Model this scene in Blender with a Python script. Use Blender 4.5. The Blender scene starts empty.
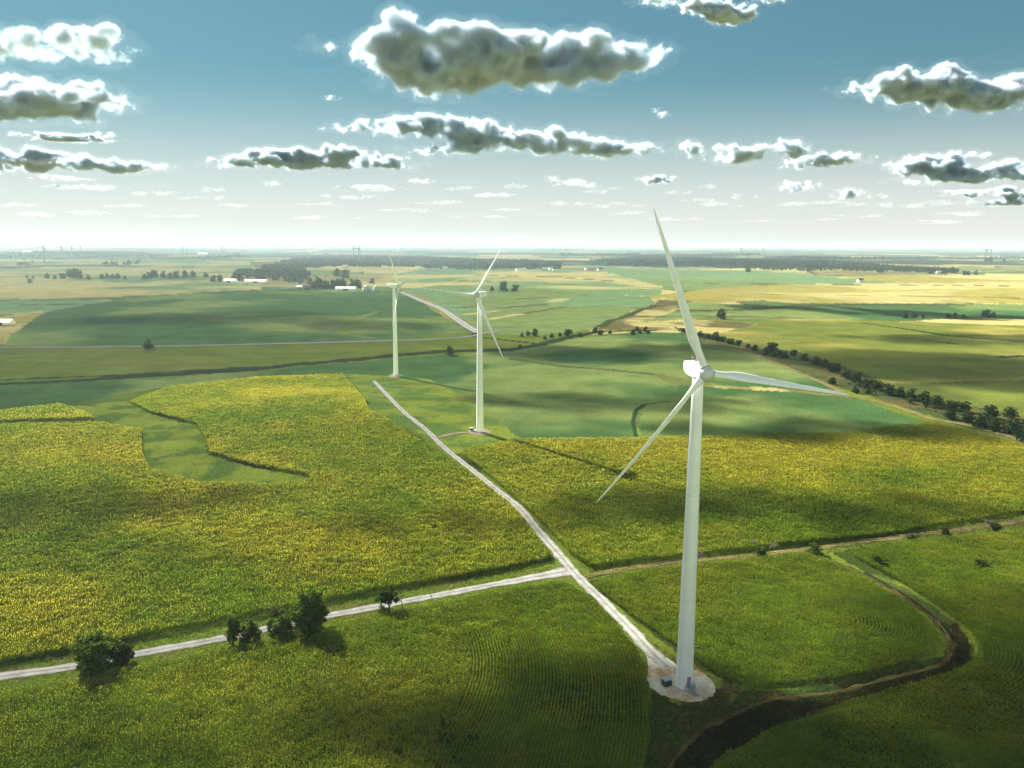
import time; _t0 = time.time()
import bpy, bmesh, math, random
import numpy as np
from mathutils import Vector, Matrix

random.seed(7); rng = np.random.default_rng(7)
scene = bpy.context.scene
col = scene.collection
R = math.radians
pi = math.pi

# ------------------------------------------------------------------ camera numbers
F_PX, PITCH, ROLL, CAM_H = 800.0, R(9.93), R(0.28), 109.0
FWD = np.array([0, math.cos(PITCH), -math.sin(PITCH)])
RGT = np.array([1.0, 0, 0]); UPV = np.cross(RGT, FWD)
SUN_EL, SUN_AZ = R(33.8), R(-39.2)          # azimuth from +Y towards +X
SUN = np.array([math.sin(SUN_AZ)*math.cos(SUN_EL), math.cos(SUN_AZ)*math.cos(SUN_EL), math.sin(SUN_EL)])

# ------------------------------------------------------------------ numpy noise
def _hash(ix, iy, seed):
    n = (ix.astype(np.int64)*374761393 + iy.astype(np.int64)*668265263 + seed*982451653) & 0x7fffffff
    n = ((n ^ (n >> 13))*1274126177) & 0x7fffffff
    return ((n ^ (n >> 16)) & 0xffff)/65535.0
def vnoise(x, y, seed=0):
    x = np.asarray(x, float); y = np.asarray(y, float)
    ix = np.floor(x); iy = np.floor(y); fx = x-ix; fy = y-iy
    fx = fx*fx*(3-2*fx); fy = fy*fy*(3-2*fy)
    a = _hash(ix, iy, seed); b = _hash(ix+1, iy, seed); c = _hash(ix, iy+1, seed); d = _hash(ix+1, iy+1, seed)
    return (a*(1-fx)+b*fx)*(1-fy)+(c*(1-fx)+d*fx)*fy
def fbm(x, y, seed=0, o=4):
    s = 0; a = .5; t = 0
    for k in range(o):
        s = s+a*vnoise(x*2**k+17.3*k, y*2**k-9.1*k, seed+k); t += a; a *= .5
    return s/t
def sstep(a, b, x):
    t = np.clip((x-a)/(b-a), 0, 1); return t*t*(3-2*t)

# ------------------------------------------------------------------ terrain
T1 = (-102.0, 694.0)
def h0(x, y):
    r = np.hypot(x, y)
    A = 0.5+4.0*sstep(380, 900, r)+5*sstep(900, 2500, r)+8*sstep(3000, 8000, r)+30*sstep(9000, 25000, r)
    n = (np.sin(x/170+.6+.8*np.sin(y/310))*.5+np.sin(y/140+1.9+.9*np.sin(x/260))*.6)*(1-sstep(2500, 7000, r))
    n = n+(fbm(x/2600+3, y/1500+8, 5, 3)-.5)*2.2*sstep(1500, 6000, r)
    return A*n
_d = -5.5-float(h0(np.array(T1[0]), np.array(T1[1])))
def gauss(x, y, cx, cy, s): return np.exp(-((x-cx)**2+(y-cy)**2)/(2*s*s))
def height(x, y):
    x = np.asarray(x, float); y = np.asarray(y, float)
    z = h0(x, y)+_d*gauss(x, y, T1[0], T1[1], 110)
    z = z+13*gauss(x, y, -330, 1130, 190)+9*gauss(x, y, 330, 1500, 220)+8*gauss(x, y, 640, 900, 190)+7*gauss(x, y, -760, 1500, 230)+9*gauss(x, y, 60, 2000, 300)+5*gauss(x, y, -120, 520, 70)
    return z

def px_dir(px, py):
    x = np.asarray(px, float)-512; y = np.asarray(py, float)-384
    c, s = math.cos(ROLL), math.sin(ROLL)
    x, y = c*x+s*y, -s*x+c*y
    d = FWD[None]+RGT[None]*(x/F_PX)[:, None]-UPV[None]*(y/F_PX)[:, None]
    return d/np.linalg.norm(d, axis=1)[:, None]
_T = np.geomspace(90, 60000, 900)
def to_ground(pts):
    """where the sight lines through photo points meet the terrain"""
    pts = np.asarray(pts, float); d = px_dir(pts[:, 0], pts[:, 1])
    P = d[:, None, :]*_T[None, :, None]
    g = P[..., 2]+CAM_H-height(P[..., 0], P[..., 1])
    hit = g < 0
    k = np.where(hit.any(1), hit.argmax(1), len(_T)-1); k = np.maximum(k, 1)
    a = _T[k-1].copy(); b = _T[k].copy()
    for _ in range(18):
        m = (a+b)/2; q = d*m[:, None]
        neg = q[:, 2]+CAM_H-height(q[:, 0], q[:, 1]) < 0
        b = np.where(neg, m, b); a = np.where(neg, a, m)
    q = d*b[:, None]
    return np.stack([q[:, 0], q[:, 1], height(q[:, 0], q[:, 1])], 1)
def dens(pts, step=10, closed=False):
    pts = [np.array(p, float) for p in pts]; out = []
    n = len(pts)
    for i in range(n if closed else n-1):
        a, b = pts[i], pts[(i+1) % n]; k = max(1, int(np.linalg.norm(b-a)/step))
        for j in range(k): out.append(a+(b-a)*j/k)
    if not closed: out.append(pts[-1])
    return np.array(out)
def smooth(pts, n=8):
    """Catmull-Rom through the points"""
    P = np.array(pts, float); P = np.vstack([2*P[0]-P[1], P, 2*P[-1]-P[-2]]); out = []
    for i in range(1, len(P)-2):
        for t in np.linspace(0, 1, n, endpoint=False):
            out.append(.5*((2*P[i])+(-P[i-1]+P[i+1])*t+(2*P[i-1]-5*P[i]+4*P[i+1]-P[i+2])*t*t+(-P[i-1]+3*P[i]-3*P[i+1]+P[i+2])*t**3))
    out.append(P[-2]); return np.array(out)
def poly_world(pts): return to_ground(dens(pts, 8, True))[:, :2]
def line_world(pts, step=4): return to_ground(dens(pts, step))
def inside(poly, x, y):
    res = np.zeros(x.shape, bool)
    mn = poly.min(0); mx = poly.max(0)
    idx = np.nonzero((x >= mn[0]) & (x <= mx[0]) & (y >= mn[1]) & (y <= mx[1]))[0]
    if len(idx) == 0: return res
    xs = x[idx]; ys = y[idx]; c = np.zeros(len(idx), bool)
    x1, y1 = poly[-1]
    for x2, y2 in poly:
        if y1 != y2:
            m = (y1 > ys) != (y2 > ys)
            c ^= m & (xs < (x2-x1)*(ys-y1)/(y2-y1)+x1)
        x1, y1 = x2, y2
    res[idx] = c; return res
def line_dist(line, x, y):
    """distance to a world polyline (small point sets only)"""
    best = np.full(x.shape, 1e9)
    for a, b in zip(line[:-1, :2], line[1:, :2]):
        d = b-a; L = d@d+1e-9
        t = np.clip(((x-a[0])*d[0]+(y-a[1])*d[1])/L, 0, 1)
        best = np.minimum(best, np.hypot(x-a[0]-t*d[0], y-a[1]-t*d[1]))
    return best

# ------------------------------------------------------------------ objects
def tag(o, label=None, cat=None, group=None, kind=None):
    if label: o['label'] = label
    if cat: o['category'] = cat
    if group: o['group'] = group
    if kind: o['kind'] = kind
    return o
def link(name, me, mats=(), parent=None):
    o = bpy.data.objects.new(name, me); col.objects.link(o)
    if me is not None:
        for m in (mats if isinstance(mats, (list, tuple)) else [mats]): me.materials.append(m)
    if parent: o.parent = parent
    return o
def empty(name, loc=(0, 0, 0), rz=0):
    o = bpy.data.objects.new(name, None); col.objects.link(o); o.location = loc; o.rotation_euler = (0, 0, rz); o.empty_display_size = 1
    return o
def bm_obj(name, bm, mats, parent=None, smoothed=True):
    bmesh.ops.recalc_face_normals(bm, faces=bm.faces)
    me = bpy.data.meshes.new(name); bm.to_mesh(me); bm.free()
    if smoothed: me.polygons.foreach_set('use_smooth', [True]*len(me.polygons))
    return link(name, me, mats, parent)
def raw_mesh(name, V, Fc, smoothed=False):
    """V (n,3); Fc (m,k) with k = 3 or 4"""
    me = bpy.data.meshes.new(name); V = np.asarray(V, np.float32); Fc = np.asarray(Fc, np.int32); m, k = Fc.shape
    me.vertices.add(len(V)); me.vertices.foreach_set('co', V.ravel())
    me.loops.add(m*k); me.loops.foreach_set('vertex_index', Fc.ravel())
    me.polygons.add(m); me.polygons.foreach_set('loop_start', np.arange(0, m*k, k, dtype=np.int32))
    me.polygons.foreach_set('loop_total', np.full(m, k, np.int32))
    me.polygons.foreach_set('use_smooth', np.full(m, smoothed))
    me.update(calc_edges=True); return me
def attr(me, name, data, dom='FACE', typ='FLOAT_COLOR'):
    a = me.attributes.new(name, typ, dom)
    if typ == 'FLOAT_COLOR':
        d = np.ones((len(data), 4), np.float32); d[:, :3] = data; a.data.foreach_set('color', d.ravel())
    else: a.data.foreach_set('value', np.asarray(data, np.float32))
def copy_tree(o, parent=None):
    c = o.copy(); col.objects.link(c)
    if parent: c.parent = parent
    for ch in list(o.children): copy_tree(ch, c)
    return c
ORD = 'zeroth first second third fourth fifth sixth seventh eighth ninth tenth eleventh twelfth thirteenth fourteenth fifteenth sixteenth seventeenth eighteenth nineteenth twentieth'.split()
def ordinal(n):
    if n <= 20: return ORD[n]
    tens = {2: 'twenty', 3: 'thirty', 4: 'forty', 5: 'fifty'}[n//10]
    return tens[:-1]+'ieth' if n % 10 == 0 else tens+'-'+ORD[n % 10]

# ------------------------------------------------------------------ materials
def new_mat(name):
    m = bpy.data.materials.new(name); m.use_nodes = True; nt = m.node_tree; nt.nodes.clear()
    out = nt.nodes.new('ShaderNodeOutputMaterial'); return m, nt, out
def N(nt, t, **kw):
    n = nt.nodes.new(t)
    for k, v in kw.items():
        if k in n.inputs: n.inputs[k].default_value = v
        else: setattr(n, k, v)
    return n
def solid(name, c, rough=.6, metal=0, var=.15, scale=3, bump=0):
    m, nt, out = new_mat(name); L = nt.links.new
    p = N(nt, 'ShaderNodeBsdfPrincipled', Roughness=rough, Metallic=metal)
    tc = N(nt, 'ShaderNodeTexCoord'); nz = N(nt, 'ShaderNodeTexNoise', Scale=scale, Detail=6)
    L(tc.outputs['Object'], nz.inputs['Vector'])
    mr = N(nt, 'ShaderNodeMapRange'); mr.inputs['From Min'].default_value = .3; mr.inputs['From Max'].default_value = .7
    mr.inputs['To Min'].default_value = 1-var; mr.inputs['To Max'].default_value = 1+var*.6
    L(nz.outputs['Fac'], mr.inputs['Value'])
    vm = N(nt, 'ShaderNodeVectorMath', operation='SCALE'); vm.inputs[0].default_value = c
    L(mr.outputs['Result'], vm.inputs['Scale']); L(vm.outputs['Vector'], p.inputs['Base Color'])
    if bump:
        b = N(nt, 'ShaderNodeBump', Strength=bump, Distance=.1); L(nz.outputs['Fac'], b.inputs['Height']); L(b.outputs['Normal'], p.inputs['Normal'])
    L(p.outputs['BSDF'], out.inputs['Surface']); return m
def leaf_mat(name, trans=.35):
    m, nt, out = new_mat(name); L = nt.links.new
    a = N(nt, 'ShaderNodeAttribute', attribute_name='Col')
    d = N(nt, 'ShaderNodeBsdfDiffuse', Roughness=1); t = N(nt, 'ShaderNodeBsdfTranslucent')
    mx = N(nt, 'ShaderNodeMixShader', Fac=trans)
    L(a.outputs['Color'], d.inputs['Color']); L(a.outputs['Color'], t.inputs['Color'])
    L(d.outputs['BSDF'], mx.inputs[1]); L(t.outputs['BSDF'], mx.inputs[2]); L(mx.outputs['Shader'], out.inputs['Surface'])
    return m
def ground_mat():
    m, nt, out = new_mat('farmland'); L = nt.links.new
    a = N(nt, 'ShaderNodeAttribute', attribute_name='Col'); ro = N(nt, 'ShaderNodeAttribute', attribute_name='rough')
    g = N(nt, 'ShaderNodeNewGeometry')
    n1 = N(nt, 'ShaderNodeTexNoise', Scale=.9, Detail=5, Roughness=.65); n2 = N(nt, 'ShaderNodeTexNoise', Scale=.03, Detail=6, Roughness=.6)
    mp = N(nt, 'ShaderNodeMapping'); mp.inputs['Scale'].default_value = (.004, .03, 1); mp.inputs['Rotation'].default_value = (0, 0, .12)
    n3 = N(nt, 'ShaderNodeTexNoise', Scale=1, Detail=5)
    L(g.outputs['Position'], n1.inputs['Vector']); L(g.outputs['Position'], n2.inputs['Vector'])
    L(g.outputs['Position'], mp.inputs['Vector']); L(mp.outputs['Vector'], n3.inputs['Vector'])
    def mr(src, lo, hi, a0=.3, a1=.7):
        r = N(nt, 'ShaderNodeMapRange'); r.inputs['From Min'].default_value = a0; r.inputs['From Max'].default_value = a1
        r.inputs['To Min'].default_value = lo; r.inputs['To Max'].default_value = hi; L(src, r.inputs['Value']); return r.outputs['Result']
    def mul(x, y):
        q = N(nt, 'ShaderNodeMath', operation='MULTIPLY'); L(x, q.inputs[0]); L(y, q.inputs[1]); return q.outputs[0]
    wv = N(nt, 'ShaderNodeTexWave', Scale=.16, Distortion=7, Detail=2); wv.inputs['Detail Scale'].default_value = .25
    mp2 = N(nt, 'ShaderNodeMapping'); mp2.inputs['Rotation'].default_value = (0, 0, .35); L(g.outputs['Position'], mp2.inputs['Vector']); L(mp2.outputs['Vector'], wv.inputs['Vector'])
    f = mul(mul(mul(mr(n1.outputs['Fac'], .62, 1.38), mr(n2.outputs['Fac'], .8, 1.2)), mr(n3.outputs['Fac'], .9, 1.1)), mr(wv.outputs['Fac'], .955, 1.045, 0, 1))
    vm = N(nt, 'ShaderNodeVectorMath', operation='SCALE'); L(a.outputs['Color'], vm.inputs[0]); L(f, vm.inputs['Scale'])
    d = N(nt, 'ShaderNodeBsdfDiffuse', Roughness=1); L(vm.outputs['Vector'], d.inputs['Color'])
    b = N(nt, 'ShaderNodeBump', Distance=1.2); L(n1.outputs['Fac'], b.inputs['Height']); L(ro.outputs['Fac'], b.inputs['Strength'])
    L(b.outputs['Normal'], d.inputs['Normal'])
    L(d.outputs['BSDF'], out.inputs['Surface']); return m
def gravel_mat(name, c1, c2, scale=.25, ruts=False):
    m, nt, out = new_mat(name); L = nt.links.new
    g = N(nt, 'ShaderNodeNewGeometry'); n1 = N(nt, 'ShaderNodeTexNoise', Scale=scale, Detail=8, Roughness=.7); n2 = N(nt, 'ShaderNodeTexNoise', Scale=3, Detail=5, Roughness=.7)
    L(g.outputs['Position'], n1.inputs['Vector']); L(g.outputs['Position'], n2.inputs['Vector'])
    cr = N(nt, 'ShaderNodeValToRGB'); cr.color_ramp.elements[0].color = (*c1, 1); cr.color_ramp.elements[1].color = (*c2, 1)
    cr.color_ramp.elements[0].position = .38; cr.color_ramp.elements[1].position = .58
    L(n1.outputs['Fac'], cr.inputs['Fac'])
    mr = N(nt, 'ShaderNodeMapRange'); mr.inputs['From Min'].default_value = .3; mr.inputs['From Max'].default_value = .7; mr.inputs['To Min'].default_value = .72; mr.inputs['To Max'].default_value = 1.15
    L(n2.outputs['Fac'], mr.inputs['Value'])
    vm = N(nt, 'ShaderNodeVectorMath', operation='SCALE'); L(cr.outputs['Color'], vm.inputs[0]); L(mr.outputs['Result'], vm.inputs['Scale'])
    if ruts:
        ac = N(nt, 'ShaderNodeAttribute', attribute_name='across'); ra = N(nt, 'ShaderNodeMath', operation='PINGPONG'); ra.inputs[1].default_value = .5
        L(ac.outputs['Fac'], ra.inputs[0]); nn = N(nt, 'ShaderNodeMath', operation='MULTIPLY'); L(ra.outputs[0], nn.inputs[0]); L(mr.outputs['Result'], nn.inputs[1])
        rr = N(nt, 'ShaderNodeMapRange'); rr.inputs['From Min'].default_value = .08; rr.inputs['From Max'].default_value = .34; rr.inputs['To Min'].default_value = .68; rr.inputs['To Max'].default_value = 1.05
        L(nn.outputs[0], rr.inputs['Value']); v2 = N(nt, 'ShaderNodeVectorMath', operation='SCALE'); L(vm.outputs['Vector'], v2.inputs[0]); L(rr.outputs['Result'], v2.inputs['Scale']); vm = v2
    d = N(nt, 'ShaderNodeBsdfDiffuse', Roughness=1); L(vm.outputs['Vector'], d.inputs['Color'])
    b = N(nt, 'ShaderNodeBump', Distance=.15, Strength=.5); L(n2.outputs['Fac'], b.inputs['Height']); L(b.outputs['Normal'], d.inputs['Normal'])
    L(d.outputs['BSDF'], out.inputs['Surface']); return m
M_GROUND = ground_mat(); M_CROP = leaf_mat('crop_leaf', .5); M_LEAF = leaf_mat('tree_leaf', .4); M_WOODS = leaf_mat('woods_leaf', .15)
M_GRAVEL = gravel_mat('white_gravel', (.40, .37, .32), (.56, .54, .50), .25, True)
M_PAD = gravel_mat('pad_gravel', (.42, .26, .13), (.66, .62, .53), .16)
M_TAN = gravel_mat('tan_dirt', (.17, .14, .05), (.27, .22, .09), .1, True)
M_SOIL = gravel_mat('brown_dirt', (.06, .045, .018), (.12, .095, .035), .15)
M_LANE = gravel_mat('pink_gravel', (.34, .22, .14), (.45, .38, .30), .2)
M_ASPHALT = gravel_mat('old_paving', (.22, .22, .21), (.28, .28, .27), .05)
M_WHITE = solid('turbine_white', (.86, .87, .88), .38, var=.05, scale=.25)
M_BLADE = solid('blade_white', (.86, .87, .88), .3, var=.05, scale=.4)
M_HUB = solid('hub_white', (.60, .63, .65), .45, var=.1, scale=1.5)
M_SEAM = solid('seam_grey', (.2, .22, .23), .6)
M_FARSHADE = solid('far_turbine_shade', (.14, .17, .18), .6)  # backlit darkness of the white far turbines, put into their colour
M_GREY = solid('galvanised_steel', (.32, .35, .36), .5, .5)
M_GREENBOX = solid('dark_green_paint', (.02, .05, .045), .45)
M_PALEGREEN = solid('pale_green_lid', (.30, .38, .34), .5)
M_CONC = solid('concrete', (.42, .40, .36), .9)
M_BARK = solid('bark', (.09, .065, .045), .95, var=.3, scale=4)
M_DEAD = solid('grey_bark', (.17, .14, .11), .95, var=.3, scale=4)
M_WALLW = solid('white_siding', (.75, .75, .72), .7); M_WALLR = solid('red_barn_boards', (.16, .045, .03), .8); M_WALLT = solid('tan_siding', (.40, .28, .17), .8)
M_ROOFG = solid('metal_roof_grey', (.42, .44, .45), .5); M_ROOFW = solid('metal_roof_white', (.5, .5, .48), .6); M_ROOFD = solid('dark_shingles', (.10, .09, .085), .9)
M_DOOR = solid('dark_door', (.05, .05, .05), .6)
M_RED = solid('red_lamp_glass', (.35, .03, .02), .3)

# ------------------------------------------------------------------ fields (traced in the photo, laid on the terrain)
CORN = (.12, .16, .02); RIPE = (.30, .255, .06); OLIVE = (.14, .165, .028); SOY = (.060, .122, .038); SOYL = (.17, .22, .062)  # SOYL: lighter soy patches, sunlit variation put into the colour
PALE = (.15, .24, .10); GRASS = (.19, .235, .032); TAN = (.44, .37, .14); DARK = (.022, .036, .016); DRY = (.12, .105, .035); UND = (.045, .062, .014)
# (polygon, colour, second colour, patch size m, share of second, roughness)
FIELDS = [
 ([(-300,262),(0,258),(250,262),(262,290),(0,302),(-300,306)], TAN, PALE, 260, .4, .3),
 ([(-300,296),(130,300),(330,284),(400,287),(120,312),(50,314),(-300,318)], PALE, TAN, 220, .35, .3),
 ([(-300,320),(0,317),(40,311),(56,316),(30,330),(12,334),(0,345),(-300,352)], RIPE, TAN, 60, .5, .4),
 ([(430,266),(560,268),(620,274),(662,285),(662,297),(560,292),(500,287),(425,284),(380,280)], TAN, PALE, 200, .45, .3),
 ([(560,262),(640,269),(770,271),(900,282),(720,289),(660,286),(610,273)], PALE, SOYL, 260, .5, .2),
 ([(640,297),(720,288),(800,284),(1300,280),(1300,303),(1024,303),(800,304),(760,300),(700,304)], TAN, RIPE, 260, .5, .3),
 ([(820,276),(1300,270),(1300,284),(900,283)], RIPE, TAN, 300, .5, .3),
 ([(640,330),(700,317),(1024,312),(1300,312),(1300,520),(1024,446),(970,430),(900,404),(830,382),(760,350),(700,332)], OLIVE, RIPE, 150, .33, .6),
 ([(880,384),(1300,372),(1300,470),(1024,440),(930,410)], (.075,.095,.022), OLIVE, 90, .4, .6),
 ([(700,318),(708,308),(760,303),(1024,304),(1300,306),(1300,322),(1024,319),(900,321),(800,318),(740,321)], SOY, SOYL, 150, .35, .2),
 ([(900,322),(940,319),(1300,320),(1300,327),(1000,325)], TAN, DRY, 80, .4, .4),
 ([(400,290),(440,285),(520,287),(560,291),(650,297),(656,305),(630,312),(620,322),(580,331),(530,336),(480,333),(468,325),(430,305)], PALE, SOYL, 160, .45, .2),
 ([(575,336),(605,326),(622,318),(632,311),(655,304),(662,297),(692,301),(674,312),(655,318),(690,319),(760,324),(720,333),(690,334),(640,332)], TAN, DRY, 60, .5, .5),
 ([(640,322),(655,318),(672,312),(690,303),(720,303),(745,306),(720,316),(690,319)], SOYL, PALE, 100, .4, .2),
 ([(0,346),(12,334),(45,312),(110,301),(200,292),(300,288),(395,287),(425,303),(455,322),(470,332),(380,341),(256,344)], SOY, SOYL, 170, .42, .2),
 ([(395,288),(430,300),(445,309),(458,320),(468,328),(450,320),(436,312),(425,303)], RIPE, GRASS, 40, .5, .4),
 ([(-300,352),(0,349),(256,346),(390,343),(466,339),(520,338),(560,336),(512,349),(440,351),(390,355),(290,364),(120,377),(-300,392)], CORN, OLIVE, 80, .5, .7),
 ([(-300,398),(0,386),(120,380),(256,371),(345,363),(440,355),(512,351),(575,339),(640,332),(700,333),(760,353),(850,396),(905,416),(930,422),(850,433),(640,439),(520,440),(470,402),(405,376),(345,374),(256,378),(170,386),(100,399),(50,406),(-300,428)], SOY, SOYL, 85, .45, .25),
 ([(0,412),(60,405),(85,414),(97,421),(0,424),(-300,446),(-300,428)], OLIVE, CORN, 60, .5, .7),
 ([(-300,448),(0,425),(97,422),(128,402),(170,387),(256,378),(345,374),(366,400),(392,423),(440,447),(470,470),(520,510),(555,560),(512,571),(375,595),(220,626),(73,653),(-300,730)], CORN, UND, 45, .5, .8),
 ([(70,407),(100,398),(128,401),(150,414),(195,426),(205,440),(209,455),(250,467),(305,477),(312,481),(270,486),(200,484),(150,470),(142,455),(142,431),(110,428),(97,422)], GRASS, (.09,.15,.03), 14, .5, .5),
 ([(345,374),(405,376),(430,379),(470,400),(520,438),(505,445),(470,447),(455,455),(440,447),(415,430),(392,423),(370,412),(366,400)], (.10,.165,.035), GRASS, 18, .5, .5),
 ([(368,404),(375,412),(392,421),(388,423),(373,416),(368,412)], DRY, TAN, 10, .4, .5),
 ([(455,455),(470,447),(520,440),(640,439),(850,433),(930,422),(1024,446),(1300,520),(1300,470),(1300,490),(1024,516),(880,540),(760,553),(620,568),(585,574),(560,548),(520,500)], UND, CORN, 45, .5, .8),
 ([(520,440),(640,439),(850,433),(930,422),(1024,446),(1100,470),(1024,470),(900,470),(780,466),(640,462),(560,450)], RIPE, (.2,.19,.03), 40, .4, .6),
 # verges and banks round the roads
 ([(-300,730),(73,653),(220,626),(375,595),(512,571),(555,565),(575,560),(590,572),(640,566),(700,557),(790,550),(880,539),(1024,516),(1300,470),(1300,490),(1024,530),(905,541),(830,553),(760,558),(680,566),(620,574),(592,586),(610,600),(650,640),(690,664),(676,672),(640,642),(590,588),(555,583),(512,590),(400,612),(256,644),(80,682),(-300,765)], (.12, .17, .022), (.15, .15, .035), 9, .35, .5),
 ([(586,583),(620,573),(680,566),(760,558),(800,553),(830,560),(880,585),(925,613),(942,640),(935,655),(915,668),(850,682),(740,692),(716,682),(690,662),(650,632)], UND, CORN, 20, .4, .7),
 ([(1400,490),(1024,530),(905,541),(832,553),(862,570),(900,590),(950,625),(975,655),(930,680),(850,702),(740,752),(690,785),(1500,900),(1500,600)], UND, CORN, 20, .4, .7),
 ([(-300,765),(80,682),(256,644),(400,612),(512,590),(560,582),(600,600),(636,648),(650,690),(652,730),(646,790),(-300,900)], UND, CORN, 20, .4, .7),
 ([(652,690),(690,704),(716,694),(750,690),(790,690),(900,672),(940,655),(955,640),(962,650),(900,690),(780,705),(720,730),(690,770),(680,800),(630,800),(650,740)], (.075,.07,.022), (.05,.085,.018), 5, .5, .6),
 ([(690,664),(715,676),(745,690),(730,705),(700,706),(676,704),(655,690)], (.09,.075,.03), GRASS, 5, .4, .6),
 # the sunken grassed ditch
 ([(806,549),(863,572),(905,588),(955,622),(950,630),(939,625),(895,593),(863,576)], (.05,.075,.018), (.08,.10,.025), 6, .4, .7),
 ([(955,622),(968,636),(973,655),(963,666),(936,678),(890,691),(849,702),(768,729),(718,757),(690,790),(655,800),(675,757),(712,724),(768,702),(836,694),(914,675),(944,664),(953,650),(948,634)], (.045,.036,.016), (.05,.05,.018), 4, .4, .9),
 # hedge bank on the right
 ([(672,326),(700,333),(745,343),(800,352),(860,372),(930,398),(1024,416),(1300,500),(1300,540),(1024,442),(970,428),(900,406),(830,385),(771,361),(745,351),(700,345)], DRY, (.06,.08,.025), 25, .55, .7),
 # grass curls and terraces
 ([(341,331),(341,322),(351,318.7),(376,311),(378.5,312.5),(353,322.5),(348,330),(352,336),(345,335)], (.17,.2,.05), GRASS, 30, .3, .4),
 ([(637,436),(634,422),(636,409),(646,404),(668,401),(668,403),(648,406),(641,411),(640,422),(642,436)], (.12,.17,.04), GRASS, 20, .4, .5),
 ([(640,372),(660,374),(690,380),(720,385),(790,389),(850,396),(850,398),(790,392),(720,388),(680,384),(676,390),(672,384),(655,376)], (.15,.16,.05), TAN, 40, .3, .5),
]
# thin darker or lighter lines: (points, half width m, colour)
LINES = [
 ([(-200,393),(0,384),(60,381.5),(120,377.5),(256,369.5),(290,365),(340,361),(390,356),(440,351.5),(512,349.5),(540,344.5),(570,337),(600,331.5),(650,330.5)], 9, DARK),
 ([(-200,388),(0,380),(120,375),(256,367)], 4, DARK),
 ([(256,319),(300,325),(340,333),(372,338)], 4, (.15,.19,.05)),
 ([(459,308),(472,306.6)], 10, DRY), ([(499.6,308),(543.6,304.6)], 10, (.06,.09,.04)), ([(521,299),(543,298)], 14, DRY), ([(552,301.6),(562,299)], 16, TAN),
 ([(520,314),(562,307.5)], 9, DRY), ([(466,314.5),(495,311)], 9, TAN), ([(488,319),(520,314)], 9, TAN),
 ([(0,301),(60,299.5),(140,296)], 8, DRY), ([(15,305),(110,304)], 7, (.07,.1,.04)),
 ([(540,344),(470,336),(476,333)], 4, DARK),
 ([(512,359),(560,366),(612,370),(650,374)], 4, (.08,.1,.03)),
 ([(520,447),(575,460),(630,475),(690,490)], .2, CORN),  # darker line painted along the middle turbine's cast shadow
 ([(860,323),(900,328),(950,336),(1024,342),(1200,352)], 5, DARK), ([(925,340),(952,343.5)], 4, DARK), ([(1001,357),(1024,356),(1100,358)], 6, DARK),
 ([(680,311),(740,310),(800,306),(860,304.5),(960,305)], 12, (.07,.06,.02)), ([(640,317),(700,316),(800,318)], 8, DRY),
 ([(660,283),(760,284),(1024,286)], 10, DRY), ([(760,294),(900,296),(1024,298)], 10, (.16,.15,.04)),
 ([(470,275),(560,277),(610,281)], 12, DRY), ([(440,280),(540,283),(640,289)], 9, DRY),
 ([(600,327),(612,320),(622,318),(640,310),(655,306)], 8, (.05,.06,.02)),
 ([(636,436),(633,422),(636,410),(645,404.3),(668,401.6)], 1.6, (.03,.06,.025)), ([(866,573),(899,592),(925,610),(945,627),(958,640)], .9, (.03,.03,.014)), ([(0,424),(60,422.5),(97,421.5)], 1.5, DARK), ([(69,404),(95,406)], 1.2, DARK),  # includes the shadow along the left corn edge, painted as a dark line
]
def palette_base(x, y):
    """the patchwork of fields that runs on to the horizon"""
    w1 = fbm(x/900, y/900, 31, 3)-.5; w2 = fbm(x/700+40, y/700, 37, 3)-.5
    u = x/520+w1*1.6; v = y/620+w2*1.3
    hsh = _hash(np.floor(u), np.floor(v), 3)
    pal = np.array([PALE, TAN, SOYL, (.12, .15, .05), TAN, (.16, .17, .06), (.06, .10, .045), (.30, .25, .10)])
    c = pal[(hsh*7.99).astype(int)]
    k = fbm(x/130, y/130, 41, 3)[:, None]
    c = c*(.75+.5*k)
    edge = np.minimum(np.minimum(u-np.floor(u), np.ceil(u)-u)*520, np.minimum(v-np.floor(v), np.ceil(v)-v)*620)
    e = (edge < 9) & (_hash(np.floor(u*2), np.floor(v*2), 9) > .45)
    c[e] = np.array((.05, .07, .03))
    far = sstep(3500, 9000, np.hypot(x, y))[:, None]
    wood = sstep(.52, .60, fbm(x/1500, y/520, 51, 4))[:, None]*sstep(2800, 4500, np.hypot(x, y))[:, None]
    c = c*(1-far*.25)
    return c*(1-wood)+np.array((.030, .045, .028))*wood
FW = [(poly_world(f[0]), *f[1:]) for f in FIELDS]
def near_base(x, y): return np.hypot(x, y) < 1000
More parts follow.
